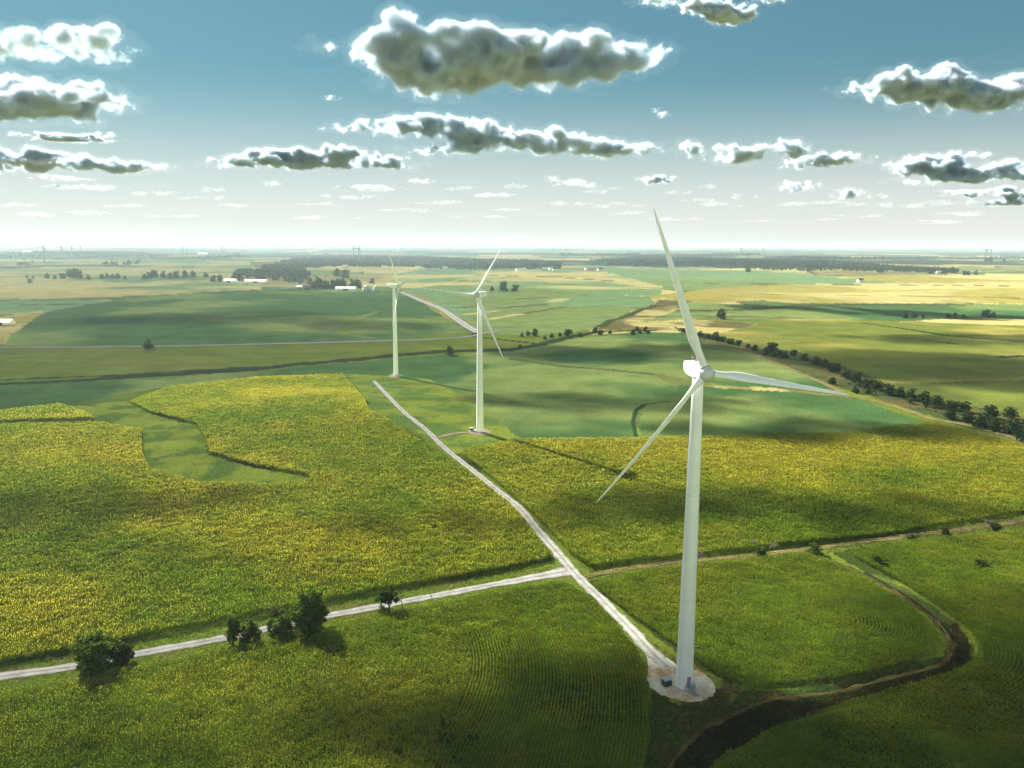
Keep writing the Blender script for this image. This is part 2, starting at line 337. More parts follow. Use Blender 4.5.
def paint(x, y):
    n = len(x); C = palette_base(x, y); rough = np.full(n, .35)
    nb = near_base(x, y); C[nb] = np.array(CORN)
    jx = (vnoise(x/3, y/3, 61)-.5)*2.2*np.clip(np.hypot(x, y)/300, .3, 3); jy = (vnoise(x/3+50, y/3, 62)-.5)*2.2*np.clip(np.hypot(x, y)/300, .3, 3)
    for P, c1, c2, sc, share, ro in FW:
        m = inside(P, x+jx, y+jy)
        if not m.any(): continue
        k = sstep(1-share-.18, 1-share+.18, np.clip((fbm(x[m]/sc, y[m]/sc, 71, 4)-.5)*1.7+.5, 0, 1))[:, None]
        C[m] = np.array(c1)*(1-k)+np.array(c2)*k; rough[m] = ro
    for pts, hw, c in LINES:
        W = line_world(pts, 12); mn = W[:, :2].min(0)-hw*2; mx = W[:, :2].max(0)+hw*2
        idx = np.nonzero((x > mn[0]) & (x < mx[0]) & (y > mn[1]) & (y < mx[1]))[0]
        if len(idx) == 0: continue
        d = line_dist(W, x[idx], y[idx])*(.7+.7*vnoise(x[idx]/9, y[idx]/9, 81))
        k = (1-sstep(hw*.7, hw*1.1, d))[:, None]
        C[idx] = C[idx]*(1-k)+np.array(c)*k
    return C, rough
def build_ground():
    az = np.radians(np.concatenate([np.arange(-110, -39, 1.0), np.arange(-39, 39.01, .058), np.arange(40, 110.1, 1.0)]))
    dep = np.radians(np.concatenate([[80, 70, 60, 52, 46, 42, 39, 37], np.arange(36, .5, -.05), np.arange(.5, .14, -.012)]))
    r = CAM_H/np.tan(dep)
    A, RR = np.meshgrid(az, r)
    x = (np.sin(A)*RR).ravel(); y = (np.cos(A)*RR).ravel(); z = height(x, y)
    dW = line_world(smooth(DITCH, 4), 4)
    idx = np.nonzero((np.hypot(x, y) < 330) & (x > 20))[0]
    dd = line_dist(dW, x[idx], y[idx]); z[idx] -= 1.6*(1-sstep(0, 6, dd))
    nr, na = len(r), len(az)
    i = np.arange(nr-1)[:, None]*na+np.arange(na-1)[None]
    Fc = np.stack([i, i+na, i+na+1, i+1], -1).reshape(-1, 4)
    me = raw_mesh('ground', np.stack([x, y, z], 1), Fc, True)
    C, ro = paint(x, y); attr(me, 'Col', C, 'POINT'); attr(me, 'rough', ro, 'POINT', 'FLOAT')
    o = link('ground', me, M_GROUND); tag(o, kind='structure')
    # grass shade below the horizon far away keeps going a little lower so that no gap opens
    return o
DITCH = [(950,628),(961,644),(962,655),(950,667),(925,677),(885,686),(842,697),(768,715),(728,738),(697,762),(675,785)]
build_ground()

# ------------------------------------------------------------------ roads and tracks
def ribbon(name, pts, w, mat, lift=.06, sm=6, ragged=.25, label=None, step=3):
    W = to_ground(dens(smooth(pts, sm), step)); P = W[:, :2]
    seg = np.linalg.norm(np.diff(P, axis=0), axis=1); s = np.concatenate([[0], np.cumsum(seg)])
    n = max(8, int(s[-1]/max(2.0, float(np.mean(w))*.5))); t = np.linspace(0, s[-1], n)
    X = np.interp(t, s, P[:, 0]); Y = np.interp(t, s, P[:, 1])
    k = 2
    dx = np.gradient(X); dy = np.gradient(Y); L = np.hypot(dx, dy); nx, ny = -dy/L, dx/L
    ww = w if np.isscalar(w) else np.interp(t/s[-1], np.linspace(0, 1, len(w)), w)
    V = []
    for q in np.linspace(-1, 1, 9):
        off = ww/2*q+(rng.normal(0, ragged, n) if abs(q) == 1 else 0)
        x = X+nx*off; y = Y+ny*off
        V.append(np.stack([x, y, height(x, y)+lift+(0.05 if abs(q) < 1 else 0)], 1))
    V = np.stack(V, 1).reshape(-1, 3)
    i = np.arange(n-1)[:, None]*9+np.arange(8)[None]
    Fc = np.stack([i, i+1, i+10, i+9], -1).reshape(-1, 4)
    me = raw_mesh(name, V, Fc, True); attr(me, 'across', np.tile(np.abs(np.linspace(-1, 1, 9)), n), 'POINT', 'FLOAT')
    o = link(name, me, mat); tag(o, kind='structure'); return W
def blob(name, pts, mat, lift=.1, ragged=.3):
    W = to_ground(dens(np.vstack([smooth(pts+[pts[0]], 5)[:-1]]), 2, True)); c = W.mean(0)
    n = len(W); V = [[c[0], c[1], height(c[0], c[1])+lift]]
    rings = 5
    for k in range(1, rings+1):
        q = c[:2]+(W[:, :2]-c[:2])*(k/rings)+(rng.normal(0, ragged, (n, 2)) if k == rings else 0)
        V += np.stack([q[:, 0], q[:, 1], height(q[:, 0], q[:, 1])+lift*(1 if k < rings else .3)], 1).tolist()
    bm = bmesh.new(); vs = [bm.verts.new(v) for v in V]
    for j in range(n):
        bm.faces.new((vs[0], vs[1+j], vs[1+(j+1) % n]))
        for k in range(rings-1):
            a = 1+k*n; b = a+n; bm.faces.new((vs[a+j], vs[b+j], vs[b+(j+1) % n], vs[a+(j+1) % n]))
    o = bm_obj(name, bm, mat); tag(o, kind='structure'); return o
road_main = ribbon('gravel_road', [(374,381),(388,396),(406,414),(425,429),(448,451),(476,473),(499,492),(520,509),(537,530),(554,549),(566,563),(580,579),(601,599),(631,630),(650,651),(668,668)], [3.4]*10+[3.6, 4.2, 4.2, 3.8, 3.6, 4.4], M_GRAVEL, .14)
road_side = ribbon('gravel_lane', [(-260,727),(-100,697),(0,677),(73,667),(140,653.5),(225,638),(256,631.5),(325,616.5),(375,607.5),(410,600.5),(512,581.5),(545,575.5),(571,571)], [3.9]*12+[4.6, 7.5], M_GRAVEL, .10)
ribbon('pad_spur', [(438,437.5),(452,434),(466,432.5),(478,432.5)], 3.0, M_LANE, .12)
blob('turbine_pad', [(469,433),(472,430),(480,429.2),(488,430),(491,432),(487,434.5),(479,435.4)], M_LANE, .2)
blob('turbine_pad', [(388,376),(394,374.6),(401,375),(402,376.6),(396,377.6),(390,377.4)], M_LANE, .2)
blob('turbine_pad', [(643,648),(652,650),(664,657),(680,666),(700,672),(712,681),(715,690),(709,698),(694,702),(676,700),(662,695),(652,688),(647,677),(648,665)], M_PAD, .16, .2)
ribbon('dirt_track', [(586,577),(628,568.5),(678,561.5),(740,556.5),(786,551.5),(827,546.5),(904,536.5),(968,529),(1024,521),(1200,496)], 3.2, M_TAN, .08, ragged=.6)
tr_low = ribbon('dirt_track', [(806,551),(830,561),(863,575),(895,592),(920,609),(939,624),(950,640),(951,652),(940,665),(914,673.5),(876,682.5),(836,692.5),(795,697.5),(768,701),(742,711),(712,724),(690,742),(676,758),(664,780)], 1.1, M_SOIL, .1, ragged=.45)
ribbon('dirt_track', [(640,338),(690,343.5),(707,345.8),(745,351.5),(771,361.5),(797,372),(827,385),(850,396),(880,402.5),(910,411.5),(932,419),(970,426),(1024,441),(1150,480)], 5.0, M_TAN, .2, ragged=.8)
ribbon('dirt_track', [(785,389),(815,394.5),(850,397)], 4.0, M_TAN, .2, ragged=.8)
ribbon('country_road', [(-300,352),(-100,349.5),(0,348),(128,347),(256,344.6),(391,341),(430,339.6),(466,337.2),(484,333.5),(500,331)], 8, M_ASPHALT, .5)
ribbon('gravel_road', [(400,292),(410,296),(421,301),(441,309),(456,319),(468.5,327.5),(479,333)], 12, M_GRAVEL, .6)

# ------------------------------------------------------------------ standing corn (stuff: thousands of plants)
ALL_ROADS = [road_main, road_side]
def rows_straight(P, ang, sp, d, warp=3):
    mn = P.min(0); mx = P.max(0); c = (mn+mx)/2; rad = np.hypot(*(mx-mn))/2
    u = np.arange(-rad, rad, sp); v = np.arange(-rad, rad, d)
    U, V = np.meshgrid(u, v); U = U.ravel(); V = V.ravel()
    U = U+rng.normal(0, .06, U.shape); V = V+rng.uniform(-.5, .5, V.shape)*d*.8
    U = U+warp*(vnoise(U/60+9, V/60, 91)-.5)*2
    x = c[0]+np.cos(ang)*V-np.sin(ang)*U; y = c[1]+np.sin(ang)*V+np.cos(ang)*U
    m = inside(P, x, y); return x[m], y[m]
def rows_along(line, offs, d):
    P = line[:, :2]; seg = np.linalg.norm(np.diff(P, axis=0), axis=1); s = np.concatenate([[0], np.cumsum(seg)])
    X, Y = [], []
    t0 = np.arange(0, s[-1], 1.0); px = np.interp(t0, s, P[:, 0]); py = np.interp(t0, s, P[:, 1])
    k = np.ones(9)/9; px = np.convolve(np.pad(px, 4, 'edge'), k, 'valid'); py = np.convolve(np.pad(py, 4, 'edge'), k, 'valid')
    dx = np.gradient(px); dy = np.gradient(py); L = np.hypot(dx, dy); nx, ny = -dy/L, dx/L
    for o in offs:
        qx = px+nx*o; qy = py+ny*o; q = np.concatenate([[0], np.cumsum(np.hypot(np.diff(qx), np.diff(qy)))])
        t = np.arange(0, q[-1], d); t = t+rng.uniform(-.4, .4, t.shape)*d
        X.append(np.interp(t, q, qx)+rng.normal(0, .05, t.shape)); Y.append(np.interp(t, q, qy)+rng.normal(0, .05, t.shape))
    return np.concatenate(X), np.concatenate(Y)
def corn(name, x, y, label, ripe=.5, hgt=2.4, big=1.0, leaves=7, gap=.0, boost=()):
    n = len(x); z = height(x, y)
    if gap > 0:
        keep = (fbm(x/5, y/5, 101, 3) > gap*.5) | (rng.random(n) > .75); x, y, z = x[keep], y[keep], z[keep]; n = len(x)
    Hh = hgt*(.60+.60*fbm(x/2.6, y/2.6, 103, 2)+rng.normal(0, .08, n)); Hh = np.clip(Hh, .7, 4); tone = np.clip(rng.normal(1, .12, n)*(.72+.56*fbm(x/6, y/6, 109, 3)), .5, 1.6)[:, None]
    rp = np.clip((fbm(x/45, y/45, 71, 4)-.5)*1.9+ripe+(fbm(x/9, y/9, 107, 3)-.5)*.7+sum([q[4]*np.exp(-((x-q[0])/q[2])**2-((y-q[1])/q[3])**2) for q in boost]), 0, 1)
    V = []; C = []
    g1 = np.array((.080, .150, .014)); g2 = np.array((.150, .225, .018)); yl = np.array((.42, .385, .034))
    for k in range(leaves):
        f = .48+.48*(k+rng.random(n))/leaves
        a = rng.uniform(0, 2*pi, n); ln = (.55+.5*rng.random(n))*big*(1.15-.5*np.abs(f-.6)); w = .13*big*(.8+.5*rng.random(n))
        zb = z+Hh*f; zt = zb+rng.uniform(-.35, .42, n)*big
        ca, sa = np.cos(a), np.sin(a)
        V.append(np.stack([np.stack([x-sa*w, y+ca*w, zb], 1), np.stack([x+sa*w, y-ca*w, zb+.05], 1), np.stack([x+ca*ln, y+sa*ln, zt], 1)], 1))
        mixk = np.clip(rp*.9*f+rng.normal(0, .08, n), 0, 1)[:, None]
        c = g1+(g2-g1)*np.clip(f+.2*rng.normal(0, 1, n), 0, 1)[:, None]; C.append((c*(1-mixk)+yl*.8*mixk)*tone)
    a = rng.uniform(0, 2*pi, n); w = .10*big; th = (.3+.25*rng.random(n))*big
    V.append(np.stack([np.stack([x-np.cos(a)*w, y-np.sin(a)*w, z+Hh*.92], 1), np.stack([x+np.cos(a)*w, y+np.sin(a)*w, z+Hh*.95], 1), np.stack([x+rng.normal(0, .1, n), y+rng.normal(0, .1, n), z+Hh*.95+th], 1)], 1))
    k = np.clip(.10+.9*rp+rng.normal(0, .08, n), 0, 1)[:, None]; C.append((g2*(1-k)+yl*k)*tone)
    V = np.concatenate(V).reshape(-1, 3); C = np.concatenate(C)
    me = raw_mesh(name, V, np.arange(len(V)).reshape(-1, 3)); attr(me, 'Col', C)
    o = link(name, me, M_CROP); tag(o, label, 'corn', kind='stuff'); return n
def clear_of(x, y, lines, d):
    m = np.ones(len(x), bool)
    for L in lines: m &= line_dist(L, x, y) > d
    return x[m], y[m]
tot = 0
P_LEFT = poly_world([(-220,470),(0,426),(97,424),(142,432),(142,455),(150,471),(200,485),(270,487),(312,482),(305,476),(250,466),(210,454),(205,440),(196,425),(150,413),(130,403),(170,388),(256,378.5),(343,375),(364,400),(369,411),(391,423),(412,438),(436,449),(452,462),(480,482),(508,504),(530,529),(545,552),(549,561),(512,569.5),(375,593.5),(220,624.5),(73,652),(-220,710)])
def ripe_sun_pool(px, py, rx, ry, amt):  # riper patches, with pools of sunlight put into the same plant colour
    q = to_ground([(px, py)])[0]; return (q[0], q[1], rx, ry, amt)
BL = [ripe_sun_pool(330,478,75,38,.75), ripe_sun_pool(250,392,60,40,.6), ripe_sun_pool(60,455,60,40,.5), ripe_sun_pool(330,530,60,25,.35), ripe_sun_pool(40,620,40,20,.25)]
x, y = rows_straight(P_LEFT, .25, .78, .5)
r = np.hypot(x, y); near = r < 330
tot += corn('corn_crop', x[near], y[near], 'tall yellow-green corn filling the large field left of the gravel road', .28, leaves=6, gap=.42, boost=BL)
far = (~near) & (rng.random(len(x)) < .7)
tot += corn('corn_crop', x[far], y[far], 'distant ripening corn on the rise in front of the smallest near turbine', .34, 2.1, big=1.15, leaves=6, boost=BL)
P_RIGHT = poly_world([(462,456),(472,449),(520,441),(640,440),(850,434),(930,423),(1024,447),(1220,500),(1220,480),(1024,514),(880,537),(760,550),(620,565),(590,569),(570,556),(546,529),(515,500),(490,478)])
BR = [ripe_sun_pool(640,452,70,30,.9), ripe_sun_pool(790,455,90,34,1.0), ripe_sun_pool(950,450,70,34,.8), ripe_sun_pool(960,495,60,18,.45)]
x, y = rows_straight(P_RIGHT, .05, .78, .5)
r = np.hypot(x, y); near = r < 320
tot += corn('corn_crop', x[near], y[near], 'green corn with even rows behind the nearest turbine tower', .12, leaves=6, gap=.25, boost=BR)
far = (~near) & (rng.random(len(x)) < .7)
tot += corn('corn_crop', x[far], y[far], 'golden strip of ripe corn behind the nearest turbine', .2, 2.1, big=1.15, leaves=6, boost=BR)
EDGE_LL = line_world([(455,520),(530,560),(566,586),(600,606),(622,632),(638,660),(647,690),(649,730),(641,800),(632,900)], 4)
P_LL = poly_world([(-220,756),(0,697),(80,684),(256,646),(400,614),(512,592),(556,585),(578,590),(602,612),(624,638),(640,664),(649,692),(650,730),(640,805),(-300,905)])
x1, y1 = rows_along(EDGE_LL, -np.arange(.4, 44, .86), .36)
m = inside(P_LL, x1, y1); x1, y1 = x1[m], y1[m]
x2, y2 = rows_straight(P_LL, .55, .76, .42)
m = line_dist(EDGE_LL, x2, y2) > 44; x2, y2 = x2[m], y2[m]
tot += corn('corn_crop', np.concatenate([x1, x2]), np.concatenate([y1, y2]), 'green corn in the near field below the gravel lane, curved rows beside its right edge', .16, 2.2, big=.72, leaves=7, gap=.4)
P_MID = poly_world([(592,588),(622,576),(680,568),(760,560),(800,555),(826,561),(862,579),(890,595),(915,612),(930,628),(936,640),(930,654),(905,667),(850,679),(780,688),(745,690),(720,680),(692,658),(655,634)])
EDGE_MID = line_world(smooth([(792,531),(812,547),(830,561),(863,575),(895,592),(920,609),(939,624),(948,640),(948,652),(936,663),(910,672),(870,681),(830,690),(780,696),(745,701),(715,706)], 4), 4)
x, y = rows_along(EDGE_MID, -np.arange(2.2, 24, 1.0), .34); m = inside(P_MID, x, y); x, y = x[m], y[m]
x2, y2 = rows_straight(P_MID, .1, .76, .42); m = line_dist(EDGE_MID, x2, y2) > 24; 
tot += corn('corn_crop', np.concatenate([x, x2[m]]), np.concatenate([y, y2[m]]), 'short green corn in the rounded field right of the nearest turbine', .14, 1.9, big=.68, leaves=7)
P_LR = poly_world([(1250,520),(1024,533),(910,543),(845,556),(870,570),(905,588),(955,622),(972,640),(978,657),(966,669),(930,684),(850,706),(770,734),(720,762),(690,800),(1300,900)])
EDGE_LR = line_world(smooth([(800,527),(840,550),(870,568),(905,587),(955,621),(972,638),(978,656),(966,668),(930,683),(850,705),(770,733),(720,761),(690,795)], 4), 4)
x, y = rows_along(EDGE_LR, np.arange(.5, 42, 1.0), .34)
m = inside(P_LR, x, y); x, y = x[m], y[m]
x2, y2 = rows_straight(P_LR, .3, .76, .42); m = line_dist(EDGE_LR, x2, y2) > 42
tot += corn('corn_crop', np.concatenate([x, x2[m]]), np.concatenate([y, y2[m]]), 'green corn in curved rows right of the dark ditch', .12, 2.0, big=.68, leaves=7, gap=.2)
P_ST = poly_world([(-150,434),(0,413),(60,406),(84,414),(94,420),(0,423),(-150,440)])
x, y = rows_straight(P_ST, .1, 1.4, 1.0)
tot += corn('corn_crop', x, y, 'small wedge of olive corn above the long left field', .5, big=1.8, leaves=6)
print('corn plants', tot)

# tufts of rough grass on the verges and in the ditch
def tufts(name, P, dn, label, c1, c2, hgt=.6, avoid=(), dist=2.4):
    mn = P.min(0); mx = P.max(0); n = int((mx-mn).prod()*dn); x = rng.uniform(mn[0], mx[0], n); y = rng.uniform(mn[1], mx[1], n)
    m = inside(P, x, y); x, y = clear_of(x[m], y[m], avoid, dist); n = len(x); z = height(x, y)-.05
    V = []; C = []; k = fbm(x/4, y/4, 111, 3)
    for j in range(4):
        a = rng.uniform(0, 2*pi, n); w = .13; hh = hgt*(.4+.9*k)*(.6+.6*rng.random(n)); l = rng.normal(0, .3, n)
        V.append(np.stack([np.stack([x-np.cos(a)*w, y-np.sin(a)*w, z], 1), np.stack([x+np.cos(a)*w, y+np.sin(a)*w, z], 1), np.stack([x-np.sin(a)*l, y+np.cos(a)*l, z+hh], 1)], 1))
        q = np.clip(k*1.6-.3+rng.normal(0, .2, n), 0, 1)[:, None]; C.append(np.array(c1)*(1-q)+np.array(c2)*q)
    V = np.concatenate(V).reshape(-1, 3); me = raw_mesh(name, V, np.arange(len(V)).reshape(-1, 3)); attr(me, 'Col', np.concatenate(C))
    tag(link(name, me, M_CROP), label, 'grass', kind='stuff')
PADC = to_ground([(684, 686)])[0]
tufts('grass', poly_world([(-220,727),(73,654),(220,627),(375,596),(512,572),(552,566),(562,574),(512,590),(400,612),(256,644),(80,682),(-220,750)]), 2.2, 'bright grass verge along the gravel lane', (.085,.13,.015), (.14,.17,.028), .4, [road_side, road_main], 2.3)
tufts('grass', poly_world([(588,572),(640,566),(700,558),(790,551),(880,540),(1024,517),(1024,531),(905,543),(830,555),(760,560),(680,568),(620,576),(592,588),(612,604),(652,642),(690,664),(678,666),(645,640),(590,582)]), 1.6, 'rough grass beside the tan dirt track', (.055,.095,.015), (.14,.13,.035), .5, [road_main], 2.4)
x0 = poly_world([(652,692),(676,704),(700,706),(716,694),(750,691),(790,692),(768,702),(742,711),(712,724),(690,742),(672,760),(640,800),(630,800),(650,740)])
tufts('grass', x0, 5, 'brown-green grass between the turbine pad and the ditch', (.05,.07,.014), (.12,.10,.035), .35)
tufts('grass', poly_world([(953,634),(968,640),(971,655),(961,665),(936,676),(890,690),(849,701),(768,728),(718,756),(690,790),(665,790),(690,745),(742,713),(795,700),(876,685),(914,676),(944,666)]), 5, 'dark weeds filling the sunken ditch', (.030,.032,.012), (.06,.06,.02), .5)

# ------------------------------------------------------------------ trees
def tube(bm, pts, rad, seg=7):
    rings = []
    for i, p in enumerate(pts):
        p = Vector(p); d = (Vector(pts[min(i+1, len(pts)-1)])-Vector(pts[max(i-1, 0)])).normalized()
        a = d.orthogonal().normalized(); b = d.cross(a)
        rings.append([bm.verts.new(p+(a*math.cos(2*pi*k/seg)+b*math.sin(2*pi*k/seg))*rad[i]) for k in range(seg)])
    for r0, r1 in zip(rings, rings[1:]):
        for k in range(seg): bm.faces.new((r0[k], r0[(k+1) % seg], r1[(k+1) % seg], r1[k]))
    bm.faces.new(rings[0][::-1]); bm.faces.new(rings[-1])
def leaf_cloud(lobes, n, size, c1, c2, rs, hollow=.35):
    """leaf clumps spread in uneven lobes: (centre, radii, weight)"""
    w = np.array([l[2] for l in lobes]); w = w/w.sum(); k = rs.choice(len(lobes), n, p=w)
    ctr = np.array([l[0] for l in lobes])[k]; rad = np.array([l[1] for l in lobes])[k]
    d = rs.normal(size=(n, 3)); d /= np.linalg.norm(d, axis=1)[:, None]
    # clumps: leaves gather round a set of twig ends
    q = (hollow+(1-hollow)*rs.random(n)**.6)[:, None]
    P = ctr+d*rad*q
    a = rs.normal(size=(n, 3)); a /= np.linalg.norm(a, axis=1)[:, None]; b = np.cross(a, rs.normal(size=(n, 3))); b /= np.linalg.norm(b, axis=1)[:, None]
    s = (size*(.55+.9*rs.random(n)))[:, None]
    V = np.stack([P-a*s*.5, P+b*s*.35, P+a*s*.5, P-b*s*.35], 1).reshape(-1, 3)
    t = np.clip(.5+.35*rs.normal(size=n), 0, 1)[:, None]*np.ones((1, 3))
    return V, np.array(c1)*(1-t)+np.array(c2)*t
def make_tree(name, h, wr, n, size, seed, c1=(.022, .045, .012), c2=(.07, .10, .022), trunk=.25, lobes=9, parts=True, gaps=.5, bark=None):
    rs = np.random.default_rng(seed); root = empty(name)
    L = []; th = h*trunk
    for i in range(lobes):
        f = rs.uniform(0, 1); zc = th+(h-th)*(.12+.72*f); wid = wr*(.55+.6*math.sin(pi*min(1, f*.85+.12)))
        a = rs.uniform(0, 2*pi); rr = wid*rs.uniform(.25, .62)
        lr = wr*rs.uniform(.32, .56)
        L.append(((math.cos(a)*rr, math.sin(a)*rr, zc), (lr, lr, lr*rs.uniform(.6, .95)*min(1.3, h/(2*wr)+.3)), lr**2))
    L.append(((0, 0, th+(h-th)*.5), (wr*.6, wr*.6, (h-th)*.45), wr**2*.9))
    if trunk < .12:
        for i in range(7):
            a = i*2*pi/7+rs.uniform(-.3, .3); q = wr*rs.uniform(.42, .62); lr = wr*rs.uniform(.34, .46)
            L.append(((math.cos(a)*q, math.sin(a)*q, h*rs.uniform(.16, .36)), (lr, lr, min(lr, h*.24)), lr**2))
    # twig clumps inside each lobe make light and dark masses with holes between them
    tw = []
    for c, r, wgt in L:
        for _ in range(max(3, int(7*gaps*2))):
            d = rs.normal(size=3); d /= np.linalg.norm(d); cc = np.array(c)+d*np.array(r)*rs.uniform(.4, 1.0)
            cc[2] = max(cc[2], size*.4)
            tw.append((cc, np.array(r)*rs.uniform(.24, .5), wgt*rs.uniform(.3, 1)))
    V, C = leaf_cloud(tw, n, size, c1, c2, rs, .1)
    me = raw_mesh('crown', V, np.arange(len(V)).reshape(-1, 4)); attr(me, 'Col', C)
    link('crown', me, M_LEAF, root)
    bm = bmesh.new(); r0 = h*.028+.05
    tube(bm, [(0, 0, -.3), (r0*.3, 0, th*.6), (r0*-.2, r0*.4, th+(h-th)*.35), (0, 0, h*.8)], [r0*1.25, r0, r0*.65, r0*.15])
    for c, r, wgt in L[:6]:
        s = Vector((0, 0, th*rs.uniform(.6, 1.3))); e = Vector(c)
        tube(bm, [s, s.lerp(e, .5)+Vector((0, 0, -.05*h)), e], [r0*.5, r0*.32, r0*.1], 5)
    bm_obj('trunk', bm, bark or M_BARK, root)
    return root
def make_bare(name, h, spread, seed, mat, twigs=26, leaves=0, c1=None, c2=None):
    rs = np.random.default_rng(seed); root = empty(name); bm = bmesh.new(); ends = []
    def grow(p, d, L, r, lev):
        q = p+d*L; m = p.lerp(q, .5)+Vector(rs.normal(size=3))*L*.06; tube(bm, [p, m, q], [r, r*.8, r*.55], 5); ends.append(q)
        if lev == 0: return
        for _ in range(int(rs.integers(2, 4))):
            dd = (d+Vector(rs.normal(size=3))*spread); dd.z = abs(dd.z)*.9+.1; grow(q, dd.normalized(), L*rs.uniform(.55, .8), r*.55, lev-1)
    grow(Vector((0, 0, -.2)), Vector((0, 0, 1)), h*.36, h*.022+.05, 4)
    bm_obj('trunk', bm, mat, root)
    if leaves:
        e = np.array(ends); V, C = leaf_cloud([(q, (h*.09,)*3, 1) for q in e], leaves, .3, c1, c2, rs, .1)
        me = raw_mesh('crown', V, np.arange(len(V)).reshape(-1, 4)); attr(me, 'Col', C); link('crown', me, M_LEAF, root)
    return root
def put(o, px, label, cat='tree', group=None, sc=1.0, rz=None):
    p = to_ground([px])[0]; o.location = p; o.rotation_euler[2] = random.uniform(0, 6.28) if rz is None else rz
    o.scale = (sc,)*3; tag(o, label, cat, group); return p
G = 'trees and bushes along the gravel lane'
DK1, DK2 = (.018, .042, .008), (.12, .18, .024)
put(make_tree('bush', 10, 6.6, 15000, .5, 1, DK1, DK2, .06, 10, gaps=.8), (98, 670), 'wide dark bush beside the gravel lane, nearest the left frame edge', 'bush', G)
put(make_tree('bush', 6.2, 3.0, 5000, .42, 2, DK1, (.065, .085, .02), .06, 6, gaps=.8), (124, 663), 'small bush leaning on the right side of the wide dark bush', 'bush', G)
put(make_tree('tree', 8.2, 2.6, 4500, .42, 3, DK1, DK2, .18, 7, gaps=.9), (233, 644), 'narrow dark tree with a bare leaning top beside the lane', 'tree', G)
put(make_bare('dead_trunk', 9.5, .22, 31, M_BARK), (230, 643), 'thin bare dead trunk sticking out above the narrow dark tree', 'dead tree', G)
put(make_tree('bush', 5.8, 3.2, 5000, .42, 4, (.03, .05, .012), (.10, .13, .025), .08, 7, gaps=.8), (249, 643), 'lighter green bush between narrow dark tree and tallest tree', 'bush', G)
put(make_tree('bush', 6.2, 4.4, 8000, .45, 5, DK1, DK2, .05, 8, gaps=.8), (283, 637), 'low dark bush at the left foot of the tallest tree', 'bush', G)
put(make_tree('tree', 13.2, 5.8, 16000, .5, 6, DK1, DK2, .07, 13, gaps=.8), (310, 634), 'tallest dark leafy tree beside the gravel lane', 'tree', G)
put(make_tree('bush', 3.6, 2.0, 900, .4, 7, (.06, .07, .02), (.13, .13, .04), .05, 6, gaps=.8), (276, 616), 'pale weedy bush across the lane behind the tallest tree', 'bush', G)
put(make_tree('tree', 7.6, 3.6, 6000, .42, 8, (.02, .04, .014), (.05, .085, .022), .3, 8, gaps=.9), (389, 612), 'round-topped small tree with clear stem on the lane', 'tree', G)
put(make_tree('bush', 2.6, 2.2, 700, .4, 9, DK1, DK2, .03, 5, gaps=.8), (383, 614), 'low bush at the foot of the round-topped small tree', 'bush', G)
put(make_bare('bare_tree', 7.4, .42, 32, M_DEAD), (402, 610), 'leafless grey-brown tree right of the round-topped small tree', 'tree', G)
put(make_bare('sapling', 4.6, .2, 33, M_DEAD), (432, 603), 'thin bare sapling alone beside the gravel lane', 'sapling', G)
G = 'shrubs along the tan dirt track'
PK1, PK2 = (.13, .11, .085), (.24, .21, .16)
put(make_bare('bare_shrub', 4.6, .55, 34, M_DEAD, leaves=420, c1=PK1, c2=PK2), (757, 553), 'pale grey leafless shrub on the tan track, left of its twin', 'shrub', G)
put(make_bare('bare_shrub', 5.2, .55, 35, M_DEAD, leaves=520, c1=PK1, c2=PK2), (770, 551), 'taller pale grey shrub on the tan track, right of its twin', 'shrub', G)
put(make_bare('bare_shrub', 4.2, .5, 36, M_DEAD, leaves=300, c1=PK1, c2=PK2), (701, 560), 'pale bare shrub just right of the nearest turbine tower', 'shrub', G)
put(make_tree('bush', 3.4, 2.6, 1500, .4, 10, DK1, DK2, .04, 6, gaps=.8), (761, 556), 'dark low bush in front of the pale grey shrubs', 'bush', G)
put(make_tree('bush', 3.6, 2.8, 1600, .4, 11, DK1, DK2, .04, 6, gaps=.8), (814, 553), 'dark bush where the lower track leaves the tan track', 'bush', G)
put(make_tree('bush', 3.0, 2.2, 1200, .4, 12, (.05, .075, .012), (.14, .16, .03), .04, 6, gaps=.8), (912, 540), 'bright green round bush on the tan track', 'bush', G)
put(make_tree('bush', 2.8, 1.8, 1000, .4, 13, (.03, .05, .012), (.09, .11, .025), .04, 6, gaps=.8), (946, 535), 'small green bush right of the bright round bush', 'bush', G)
put(make_tree('bush', 3.4, 2.6, 1300, .4, 14, DK1, (.07, .09, .025), .04, 6, gaps=.8), (996, 530), 'dark bush under the pale shrub at the right end of track', 'bush', G)
put(make_bare('bare_shrub', 5.2, .55, 37, M_DEAD, leaves=420, c1=PK1, c2=PK2), (988, 529), 'pale grey shrub beside a dark bush at the right frame edge', 'shrub', G)
put(make_tree('bush', 3.6, 3.4, 1800, .4, 15, DK1, (.05, .07, .018), .03, 7, gaps=.8), (877, 566), 'dark bush patch in the corn right of the lower track', 'bush', G)
put(make_tree('bush', 3.4, 3.4, 1700, .4, 16, DK1, (.05, .07, .018), .03, 7, gaps=.8), (981, 568), 'dark bush patch in the corn near the right frame edge', 'bush', G)
